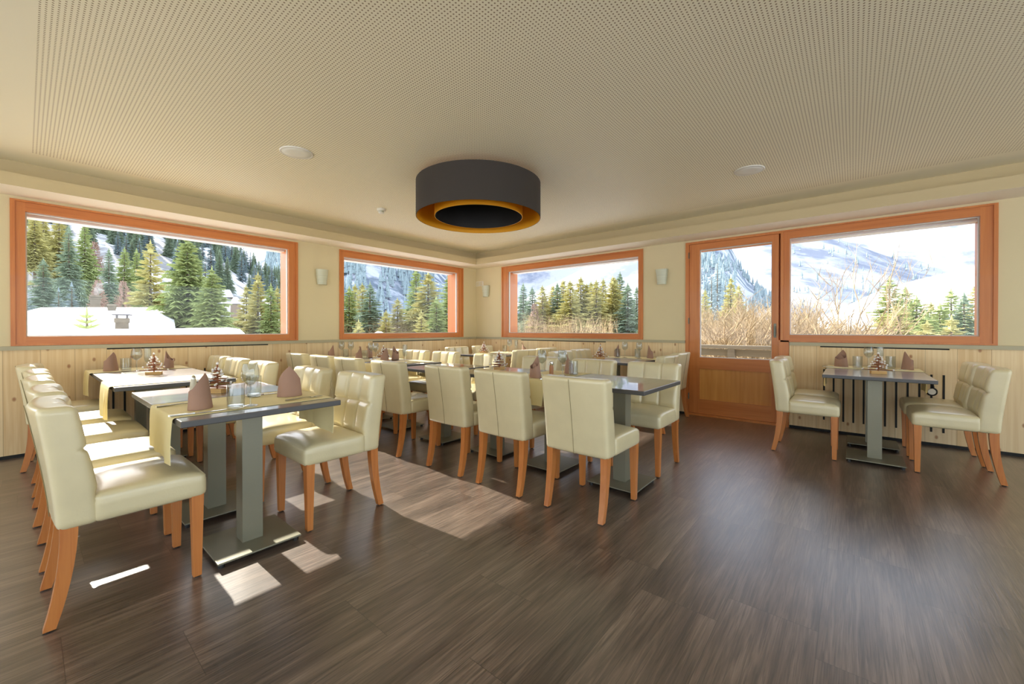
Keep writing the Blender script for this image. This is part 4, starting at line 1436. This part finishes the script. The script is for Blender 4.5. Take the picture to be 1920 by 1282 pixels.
# the big near spruce is modelled finer
big = conifer('spruce_tree', 'tree', 1.0, 0.30, 9, 60, 15, 3, 'needle_green', 0.22)
SPR['big'] = big
tree('big', 352, 446, 26, 'tall bushy green spruce filling the middle of the large window by the tables', -3.4, 0.95)
tree('big', 398, 505, 23, 'shorter bushy spruce against the tall green one, on its outer side', -3.4, 0.95)
for k, px, top, dist, bz, wd, lab in [
 ('y', 283, 456, 34, -3, 1.0, 'yellow-green pine leaning against the big spruce, above the snowy roofs'),
 ('d', 130, 425, 62, 1.5, 0.95, 'tall dark spruce standing alone on the snow slope over the white roof'),
 ('g', 160, 412, 74, 3, 0.8, 'slender spruce with pale top behind the chimney smoke'),
 ('y', 112, 398, 78, 6, 1.0, 'thin-topped pine high above the dark lone spruce'),
 ('y', 66, 392, 72, 7, 1.0, 'bare-stemmed pine in the upper corner of the large window'),
 ('y', 82, 396, 82, 9, 1.0, 'second bare-stemmed pine in the upper corner of the large window'),
 ('d', 82, 487, 52, 0.8, 1.4, 'short wide spruce with snow patches above the roof edge'),
 ('d', 205, 468, 56, 0, 1.0, 'dark spruce rising straight behind the second chimney'),
 ('g', 234, 466, 66, 1, 1.0, 'grey-green spruce between chimney and yellow-green pine'),
 ('g', 257, 468, 72, 2, 0.9, 'narrow grey-green spruce touching the yellow-green pine'),
 ('b', 135, 530, 45, 0.5, 1.2, 'small bluish spruce behind the white roof ridge'),
 ('b', 110, 540, 44, 0.5, 1.2, 'small bluish spruce at the foot of the lone dark one'),
 ('b', 50, 535, 40, 0, 1.2, 'bluish spruce cut by the frame of the large window'),
 ('y', 484, 515, 30, -3.2, 1.1, 'yellow-green pine behind the rounded snow bank'),
 ('y', 462, 538, 33, -3.2, 1.1, 'lower yellow-green pine beside the bare bushes'),
 ('g', 508, 535, 28, -3.2, 1.0, 'green spruce beside the outer wooden jamb of the large window'),
 ('y', 520, 540, 36, -3.2, 1.0, 'pale pine partly behind the outer wooden jamb'),
 ('g', 655, 540, 34, -3.3, 1.45, 'grey-green spruce at the edge of the smaller window'),
 ('y', 666, 536, 38, -3.3, 1.30, 'slim yellow-green pine at the edge of the smaller window'),
 ('y', 679, 534, 36, -3.3, 1.30, 'yellow-green pine pressed against the dark spruce of the smaller window'),
 ('d', 694, 533, 30, -3.3, 1.59, 'dark full spruce in the smaller window'),
 ('y', 672, 603, 18, -3.3, 1.16, 'low young pine tips along the bottom of the smaller window'),
 ('y', 724, 585, 26, -3.3, 1.45, 'low yellow pine before the snowy wooded mountain'),
 ('y', 745, 562, 34, -3.3, 1.59, 'yellowish pine in the middle of the smaller window'),
 ('g', 780, 504, 40, -3.3, 1.09, 'tall thin spruce in the smaller window'),
 ('y', 803, 514, 34, -3.3, 1.81, 'broad yellow-green pine in the smaller window'),
 ('g', 818, 560, 28, -3.3, 1.59, 'green spruce low beside the broad pine'),
 ('g', 842, 516, 30, -3.3, 1.16, 'spruce cut off by the wooden jamb of the smaller window'),
 ('y', 790, 585, 22, -3.3, 1.30, 'small yellow pine below the broad one'),
]: tree(k, px, top, dist, lab, bz, wd)
rw = random.Random(77)
names3 = ['thin', 'full', 'ragged', 'slim', 'leaning', 'pointed', 'bushy', 'short', 'tall', 'open', 'narrow', 'dense', 'pale', 'dusky', 'even']
row3 = [('d', 981, 533), ('d', 998, 541), ('y', 1017, 538), ('y', 1037, 537), ('d', 1045, 533), ('y', 1056, 527), ('y', 1069, 529), ('y', 1089, 522), ('d', 1083, 560),
        ('y', 1100, 534), ('y', 1118, 528), ('y', 1131, 525), ('y', 1149, 520), ('y', 1153, 524), ('d', 1162, 513), ('d', 1177, 534), ('d', 1194, 540), ('y', 1108, 531)]
where3 = ['next to the jamb of the long window', 'second in the long window', 'above the tan larches', 'over the tan larches, slightly lower', 'with dark tip left of the tall yellow-green one',
          'tall yellow-green, first of the dense row', 'next in the dense row', 'with highest tip in the middle of the row', 'dark and low inside the row', 'in the gap of the row',
          'beyond the middle of the row', 'rounded, before the twin tips', 'first of the twin tips', 'second of the twin tips', 'dark, with snow-laden boughs', 'dark and open, seen against white snow',
          'at the frame of the long window', 'low between two tips of the row']
for i, (k, px, top) in enumerate(row3):
    tree(k, px, top, rw.uniform(36, 60), 'conifer outside the long window, ' + where3[i], -3.3, rw.uniform(1.15, 1.6))
for k, px, top, dist, wd, lab in [
 ('b', 1345, 482, 150, 0.7, 'tall bluish spruce on the slope seen through the glass door'),
 ('b', 1334, 505, 140, 0.8, 'bluish spruce in the door view, before the tallest'),
 ('b', 1360, 515, 130, 0.8, 'lower bluish spruce in the door view'),
 ('y', 1370, 522, 45, 1.0, 'yellow-green pine rising over the tan bushes in the door view'),
 ('y', 1385, 536, 42, 1.0, 'second yellow-green pine over the tan bushes in the door view'),
 ('y', 1322, 545, 40, 1.0, 'yellow-green pine at the door frame'),
 ('g', 1668, 524, 30, 1.35, 'tall spruce with open boughs before the white hill'),
 ('g', 1697, 541, 34, 1.5, 'green spruce just beyond the open-boughed one'),
 ('g', 1718, 560, 28, 1.9, 'broad green spruce in the middle of the big window'),
 ('y', 1684, 572, 21, 1.7, 'bright yellow-green spruce before the broad one'),
 ('y', 1745, 570, 38, 1.7, 'yellow-green pine behind the broad spruce'),
 ('g', 1762, 572, 32, 1.6, 'small green spruce beside the slender pale-topped one'),
 ('g', 1783, 545, 36, 1.3, 'slender spruce with pale top in the big window'),
 ('d', 1807, 553, 28, 1.4, 'dark narrow spruce near the frame of the big window'),
 ('y', 1830, 536, 44, 1.6, 'yellow pine at the frame of the big window'),
 ('y', 1784, 598, 18, 1.4, 'low bright yellow young spruce along the sill view'),
 ('y', 1738, 606, 18, 1.5, 'low orange-tipped young pine along the sill view'),
 ('y', 1655, 592, 22, 1.3, 'low yellow-green pine at the foot of the open-boughed spruce'),
 ('g', 1735, 588, 24, 1.7, 'low green spruce filling the gap behind the orange-tipped pine'),
]: tree(k, px, top, dist, lab, -3.3, wd)

# young spruce by the snow bank: few upward boughs
def young_spruce():
    rnd = random.Random(8)
    root = empty('young_spruce', cat='tree')
    h = 1.0; m = MB()
    for k in range(9):
        t = k / 9.0; z = 0.08 + 0.86 * t; L = 0.36 * (1 - t) ** 0.9 + 0.05
        for i in range(7):
            a = k * 0.9 + 2 * math.pi * i / 7; ca, sa = math.cos(a), math.sin(a)
            m.tube([(0, 0, z), (ca*L*0.5, sa*L*0.5, z+L*0.10), (ca*L, sa*L, z+L*0.36)], [0.026, 0.022, 0.006], 5)
    m.tube([(0, 0, 0.85), (0, 0, 1.02)], [0.024, 0.006], 6)
    m.build('foliage', M['needle_green'], root)
    t = MB(); t.tube([(0, 0, -0.1), (0, 0, 0.95)], [0.028, 0.01], 6); t.build('trunk', M['bark'], root)
    return Proto(root)
ys = young_spruce()
t = at(163, 578, 12.5)
o = ys.place((t.x, t.y, 0.4), 0.3, 'small young spruce with upturned boughs standing in the snow before the roofs')
o.scale = (t.z - 0.4,) * 3

# forest on the slopes: single trees up to the limit, the rest as one
def slope_spot(name, px, t):
    x, y, z = HILLS[name](px, t)
    return x, y, z
rs = random.Random(31)
cnt = 0
spots = []
for _ in range(260):
    px = rs.uniform(-60, 640); t_ = rs.uniform(0.02, 1.0) ** 0.8
    if px < 215 and rs.random() < 0.72: continue
    spots.append(('forest_hill', px, t_))
for px in range(180, 640, 7): spots.append(('forest_hill', px + rs.uniform(-3, 3), rs.uniform(0.9, 1.0)))
for hn, px, t_ in spots:
    x, y, z = slope_spot(hn, px, t_)
    k = rs.choice('dbbd')
    h = rs.uniform(5.5, 9.5) * (0.75 + 0.35 * t_)
    o = SPR[k].place((x, y, z - 0.4), rs.uniform(0, 6.28), 'dark spruce standing in the forest on the snowy hill beyond the window-side row', 'spruces on the forest hill')
    o.scale = (h, h, h); cnt += 1
fm = MB()
def far_tree(x, y, z, h, rnd):
    r = h * rnd.uniform(0.14, 0.2); n = 5; a0 = rnd.random() * 6
    for (zb, zt, rr_) in ((0.1, 0.62, 1.0), (0.4, 1.0, 0.62)):
        k = len(fm.v)
        vs = [(x + r * rr_ * math.cos(a0 + 6.283 * i / n) * rnd.uniform(.7, 1.2), y + r * rr_ * math.sin(a0 + 6.283 * i / n) * rnd.uniform(.7, 1.2), z + h * zb) for i in range(n)] + [(x, y, z + h * zt)]
        fm.add(vs, [(i, (i + 1) % n, n) for i in range(n)])
for hn, cnt_, p0, p1, hh in (('wooded_mountain', 2600, 500, 860, 15), ('wooded_slope', 700, 1230, 1470, 13), ('mountain_spur', 260, 1480, 1800, 12)):
    for _ in range(cnt_):
        px = rs.uniform(p0, p1); t_ = rs.random() ** (0.9 if hn != 'mountain_spur' else 2.2)
        # clumped: skip the avalanche gullies
        g_ = math.sin(px * 0.045 + 3.1 * t_) + 0.7 * math.sin(px * 0.11 - 5 * t_ + 1)
        if g_ > (0.75 if hn == 'wooded_mountain' else 0.35): continue
        x, y, z = slope_spot(hn, px, t_)
        far_tree(x, y, z, hh * rs.uniform(0.6, 1.2), rs)
o = fm.build('far_forest', M['needle_blue']); tag(o, 'far bluish conifer forest scattered over the snowy mountainsides', 'forest', kind='stuff')

# bare trees and bushes
def bare_tree_mb(rnd, h, spread, levels, mi=0, r0=None, bud=0.0):
    m = MB()
    def grow(p, dirv, L, r, lev):
        steps = 3; pts = [p]; dcur = dirv.copy()
        for _ in range(steps):
            dcur = (dcur + Vector((rnd.uniform(-.16, .16), rnd.uniform(-.16, .16), 0.06))).normalized()
            pts.append(pts[-1] + dcur * (L / steps))
        m.tube(pts, [r, r * .85, r * .7, r * .5], 3 if lev > 1 else 5, mi)
        if lev >= levels: return
        for k in range(rnd.choice((3, 4, 4)) if lev else rnd.choice((4, 5))):
            q = pts[rnd.choice((1, 2, 3, 3))]
            nd = (dcur + Vector((rnd.uniform(-1, 1), rnd.uniform(-1, 1), rnd.uniform(-.1, .6))) * spread).normalized()
            grow(q, nd, L * rnd.uniform(0.5, 0.78), r * 0.52, lev + 1)
    grow(Vector((0, 0, 0)), Vector((0, 0, 1)), h * 0.42, r0 or h * 0.018, 0)
    return m
bare = []
for sd, sp_, mt in ((3, 0.8, 'bark_tan'), (7, 0.95, 'twigs_tan')):
    root = empty('bare_tree', cat='tree')
    bare_tree_mb(random.Random(sd), 1.0, sp_, 5, 0, 0.016).build('branches', M[mt], root)
    t = MB(); t.tube([(0, 0, -0.3), (0, 0, 0.03)], [0.02, 0.0165], 7); t.build('trunk', M[mt], root)
    bare.append(Proto(root))
for i, px, top, dist, bz, lab in [
 (0, 1545, 450, 12, -3.3, 'tall bare tree with forked pale trunk in the big window'),
 (1, 1500, 520, 13, -3.3, 'bare tan tree by the post between door and big window'),
 (1, 1590, 540, 15, -3.3, 'bare tan tree beside the forked one'),
 (0, 1418, 530, 9, -3.3, 'bare tree with pale trunk seen through the door near its handle'),
 (1, 1330, 560, 9, -3.3, 'bare tree with pale twigs by the hinge edge of the door glass'),
 (1, 1375, 550, 10, -3.3, 'bare tan tree in the middle of the door glass'),
 (1, 1445, 560, 11, -3.3, 'bare tan tree at the lock edge of the door glass'),
 (0, 1480, 560, 12, -3.3, 'bare tree behind the post between door and big window'),
 (1, 1530, 560, 11, -3.3, 'bare shrubby tree low below the forked one'),
 (1, 1570, 575, 12, -3.3, 'bare low tree beside the snowy gap'),
 (1, 1350, 585, 8, -3.3, 'low bare tree over the balcony rail, hinge side'),
 (1, 1400, 590, 8, -3.3, 'low bare tree over the balcony rail, beside the pale trunk'),
 (1, 1010, 560, 30, -3.3, 'tan larch-like bare tree in the long window, first of the tan group'),
 (1, 1028, 560, 28, -3.3, 'tan bare tree in the middle of the tan group'),
 (1, 1040, 575, 26, -3.3, 'tan bare tree at the end of the tan group'),
 (1, 1078, 600, 22, -3.3, 'low tan bush under the dense conifer row'),
 (1, 1100, 590, 22, -3.3, 'tan bush under the conifer row, second'),
 (1, 430, 560, 38, -3.3, 'bare reddish bushes between big spruce and yellow-green pine'),
 (1, 440, 575, 32, -3.3, 'bare bush above the rounded end of the snow bank'),
 (1, 735, 570, 36, -3.3, 'bare pinkish tree beside the dark spruce of the smaller window'),
]:
    t = at(px, top, dist); h = t.z - bz
    o = bare[i].place((t.x, t.y, bz), px * 0.37, lab, 'bare trees outside the windows')
    o.scale = (h * 0.8, h * 0.8, h * 0.8)
def larch():
    rnd = random.Random(12); root = empty('bare_larch', cat='tree'); m = MB()
    for k in range(26):
        t = k / 26.0; z = 0.12 + 0.84 * t; L = 0.2 * (1 - t) ** 0.8 + 0.02
        for i in range(9):
            a = rnd.random() * 6.28; ca, sa = math.cos(a), math.sin(a); l = L * rnd.uniform(.7, 1.1)
            m.tube([(0, 0, z), (ca*l*.5, sa*l*.5, z), (ca*l, sa*l, z+.25*l)], [0.006, 0.005, 0.002], 3)
            for q in range(3):
                s = .35 + .2*q; m.tube([(ca*l*s, sa*l*s, z), (ca*l*(s+.2)-sa*l*.22, sa*l*(s+.2)+ca*l*.22, z-.03)], [0.004, 0.002], 3)
    m.build('foliage', M['twigs_pink'], root)
    t = MB(); t.tube([(0, 0, -.05), (0, 0, .98)], [0.014, 0.003], 6); t.build('trunk', M['bark'], root)
    return Proto(root)
lr = larch()
for px, top, dist, lab in [(184, 516, 50, 'pinkish bare larch close behind the smoking chimney'), (232, 518, 48, 'pinkish bare larch between chimney and yellow-green pine'),
                           (178, 445, 90, 'slim bare larch high on the slope'), (1020, 545, 40, 'tan bare larch in the long window'), (1002, 560, 38, 'lower tan bare larch in the long window')]:
    t = at(px, top, dist); bz = -1.0 if dist < 60 else 4.0
    if px > 900: bz = -3.3
    h = t.z - bz; o = lr.place((t.x, t.y, bz), px, lab, 'bare larches outside the windows'); o.scale = (h, h, h)

# dry tan undergrowth below door and big window
um = MB(); ru = random.Random(4)
protos = [bare_tree_mb(random.Random(100 + q), 1.0, 1.0, 3, 0, 0.016) for q in range(5)]
def plant(px, py, D, h):
    t = at(px, py, D); q = protos[ru.randrange(5)]; a = ru.random() * 6.28; ca, sa = math.cos(a), math.sin(a)
    k = h * 0.95
    um.add([(t.x + (x * ca - y * sa) * k * 1.25, t.y + (x * sa + y * ca) * k * 1.25, t.z - h * 0.85 + z * k) for x, y, z in q.v], q.f)
for _ in range(230):
    px = ru.choice((ru.uniform(1285, 1480), ru.uniform(1470, 1640), ru.uniform(1290, 1640)))
    plant(px, 578 + ru.uniform(-22, 55) + max(0, px - 1480) * 0.26, ru.uniform(9, 24), ru.uniform(2.0, 3.4))
o = um.build('undergrowth', M['twigs_tan']); tag(o, 'tangle of dry tan brushwood below the balcony', 'undergrowth', kind='stuff')
um = MB()
for _ in range(2600):
    px = ru.choice((ru.uniform(965, 1150), ru.uniform(965, 1150), ru.uniform(700, 780), ru.uniform(640, 860)))
    D = ru.uniform(24, 44)
    t = at(px, 600 + ru.uniform(-16, 30), D)
    zb = t.z - ru.uniform(0.8, 2.2); r_ = ru.uniform(0.02, 0.035)
    p1 = Vector((t.x + ru.uniform(-.4, .4), t.y + ru.uniform(-.4, .4), zb))
    um.add([p1 + Vector((r_, 0, 0)), p1 + Vector((0, r_, 0)), t], [(0, 1, 2)])
    for q in range(2):
        e = p1.lerp(t, .4) + Vector((ru.uniform(-.7, .7), ru.uniform(-.7, .7), ru.uniform(.1, .9)))
        um.add([p1 + Vector((r_ * .7, 0, .3)), p1 + Vector((0, r_ * .7, .3)), e], [(0, 1, 2)])
o = um.build('undergrowth', M['twigs_tan']); tag(o, 'dry tan brushwood at the feet of the distant conifers', 'undergrowth', kind='stuff')

# ---- snowy roofs, chimneys, snow bank
M['stone_wall'] = pbr('chimney_stone', (0.20, 0.165, 0.12, 1), 0.9, noise=((6, 6, 6), 0.25))
M['dark_wood'] = pbr('dark_house_wood', (0.20, 0.15, 0.11, 1), 0.9)
M['dark_cap'] = pbr('dark_slate', (0.16, 0.15, 0.16, 1), 0.8)
def slab(name, corners, thick, mat, parent, r=0.3, seg=10):
    """soft-edged snow layer over a quad given by four top corners"""
    A, B_, C_, D2 = [Vector(c) for c in corners]
    m = MB(); vs = []
    for off in (0, 1):
        for i in range(seg + 1):
            for j in range(seg + 1):
                u, v = i / seg, j / seg
                p = A.lerp(B_, u).lerp(D2.lerp(C_, u), v)
                e = min(u, 1 - u, v, 1 - v) * seg
                k = min(1, (e / 1.6)) if e > 0 else 0
                h = thick * (0.35 + 0.65 * math.sqrt(k)) if off == 0 else 0
                vs.append(p + Vector((0, 0, h - thick)))
    K = (seg + 1) ** 2; fs = []
    for i in range(seg):
        for j in range(seg):
            a = i*(seg+1)+j; fs.append((a, a+seg+1, a+seg+2, a+1)[::-1]); fs.append((a+K, a+seg+1+K, a+seg+2+K, a+1+K))
    for i in range(seg):
        for (a, b2) in ((i, i+1), (seg*(seg+1)+i, seg*(seg+1)+i+1), (i*(seg+1), (i+1)*(seg+1)), (i*(seg+1)+seg, (i+1)*(seg+1)+seg)):
            fs.append((a, b2, b2+K, a+K))
    m.add(vs, fs)
    return m.build(name, mat, parent, smooth=True)
def house(label, pxl, pxr, ytop, yeave, dn, df, group=None):
    root = empty('snowy_house', cat='house', label=label)
    e0, e1 = at(pxl, yeave, dn), at(pxr, yeave, dn)
    t0, t1 = at(pxl + 6, ytop, df), at(pxr - 6, ytop, df)
    slab('roof_snow', (e0, e1, t1, t0), 0.5, M['snow'], root)
    m = MB()
    c = [e0 + (t0 - e0) * .06, e1 + (t1 - e1) * .06, t1, t0]
    top = [Vector((p.x, p.y, p.z - 0.62)) for p in c]
    bot = [Vector((p.x, p.y, -3.6)) for p in c]
    m.add(top + bot, [(0, 1, 2, 3), (0, 4, 5, 1), (1, 5, 6, 2), (2, 6, 7, 3), (3, 7, 4, 0)])
    m.build('house_wall', M['dark_wood'], root)
    return root
house('near house with long flat snow-covered roof under the hill', 40, 330, 572, 606, 19, 33)
house('lower snow-covered roof in front of the chimneys with grey edge', 60, 202, 602, 613, 13.5, 18)
def chimney(px, ytop, ybase, dist, wpx, style, label):
    t, b_ = at(px, ytop, dist), at(px, ybase, dist)
    wd = wpx / F_PX * dist * 0.8
    h = t.z - b_.z
    root = empty('chimney', (b_.x, b_.y, b_.z), bearing(px), label=label, cat='chimney')
    m = MB()
    if style == 0:
        m.box(-wd/2, wd/2, -wd/2, wd/2, -0.8, h * .62); m.build('chimney_stack', M['stone_wall'], root)
        m = MB(); m.box(-wd*.56, wd*.56, -wd*.56, wd*.56, h*.62, h*.74); m.box(-wd*.46, wd*.46, -wd*.46, wd*.46, h*.74, h*.84); m.box(-wd*.56, wd*.56, -wd*.56, wd*.56, h*.84, h); m.build('chimney_cap', M['stone_wall'], root)
    else:
        m.box(-wd*.4, wd*.4, -wd*.4, wd*.4, -0.8, h*.5); m.build('chimney_stack', M['stone_wall'], root)
        m = MB(); m.box(-wd*.46, wd*.46, -wd*.46, wd*.46, h*.34, h*.58); m.build('stone_collar', M['stone_wall'], root)
        m = MB()
        for sx in (-1, 1):
            for sy in (-1, 1): m.box(sx*wd*.3-.03, sx*wd*.3+.03, sy*wd*.3-.03, sy*wd*.3+.03, h*.58, h*.76)
        m.box(-wd*.32, wd*.32, -wd*.32, wd*.32, h*.57, h*.59)
        m.box(-wd*.6, wd*.6, -wd*.6, wd*.6, h*.74, h*.79); m.build('slate_canopy', M['dark_cap'], root)
        m = MB(); m.revolve([(wd*.5, h*.79), (wd*.42, h*.86), (wd*.2, h*.96), (0.01, h)], 14, close=False); m.build('snow_cap', M['snow'], root, smooth=True)
chimney(179, 554, 572, 34, 12, 0, 'smoking stone chimney on the far edge of the white roof')
chimney(210, 570, 594, 27, 10, 0, 'narrow pale chimney in the middle of the white roof')
chimney(229, 582, 617, 18, 21, 1, 'large chimney with dark slate canopy and snow cap')
# smoke wisp above the first chimney
sm, N, L = new_mat('chimney_smoke')
o_ = N.new('ShaderNodeOutputMaterial'); vsn = N.new('ShaderNodeVolumePrincipled')
vsn.inputs['Color'].default_value = (0.8, 0.88, 0.92, 1); vsn.inputs['Density'].default_value = 0.9
L.new(vsn.outputs[0], o_.inputs['Volume'])
sp = [at(180, 553, 34), at(183, 546, 34), at(188, 541, 34), at(190, 535, 34), at(181, 533, 34)]
m = MB(); m.tube(sp, [0.10, 0.2, 0.25, 0.28, 0.10], 8)
o = m.build('smoke', sm); tag(o, 'thin bluish wisp of smoke over the chimney', 'smoke', kind='stuff')
# small far houses among trees
house('small far house with snowy gable between big spruce and dark forest', 404, 438, 540, 552, 84, 92)
house('tiny far house roof above the bare bushes', 432, 452, 556, 562, 62, 66)
# snow bank just outside the large window
def bank(name, label, pts, seed):
    m = MB(); vs = []; n = len(pts)
    for (px, ytop, D, dep) in pts:
        t = at(px, ytop, D)
        th = bearing(px); dx, dy = math.cos(th), math.sin(th)
        for k in range(9):
            a = math.pi * k / 8
            off = -math.cos(a) * dep
            vs.append((t.x + dx * off, t.y + dy * off, t.z - (1 - math.sin(a)) * dep * 0.75))
        vs.append((t.x + dx * dep, t.y + dy * dep, -3.5)); vs.append((t.x - dx * dep, t.y - dy * dep, -3.5))
    fs = []
    for i in range(n - 1):
        for k in range(11):
            a, c = i*11+k, i*11+(k+1) % 11
            fs.append((a, c, c+11, a+11))
    fs.append(tuple(range(10, -1, -1))); fs.append(tuple((n-1)*11 + k for k in range(11)))
    m.add(vs, fs)
    o = m.build(name, M['snow'], smooth=True); tag(o, label, 'snow', kind='stuff')
bank('snow_bank', 'smooth rounded snow bank just below the large window', [(x, y, 9.0, 0.9) for x, y in ((-60, 593), (0, 593), (50, 594), (90, 597), (120, 603), (137, 613), (142, 616), (200, 617), (260, 617), (320, 616), (380, 614.5), (430, 614), (450, 617), (459, 625), (466, 640))], 1)
bank('snow_bank', 'little snow mounds below the smaller window', [(x, y, 14.0, 0.6) for x, y in ((690, 632), (697, 627), (708, 621), (716, 622), (722, 627), (728, 626), (735, 624), (742, 628), (748, 634))], 2)
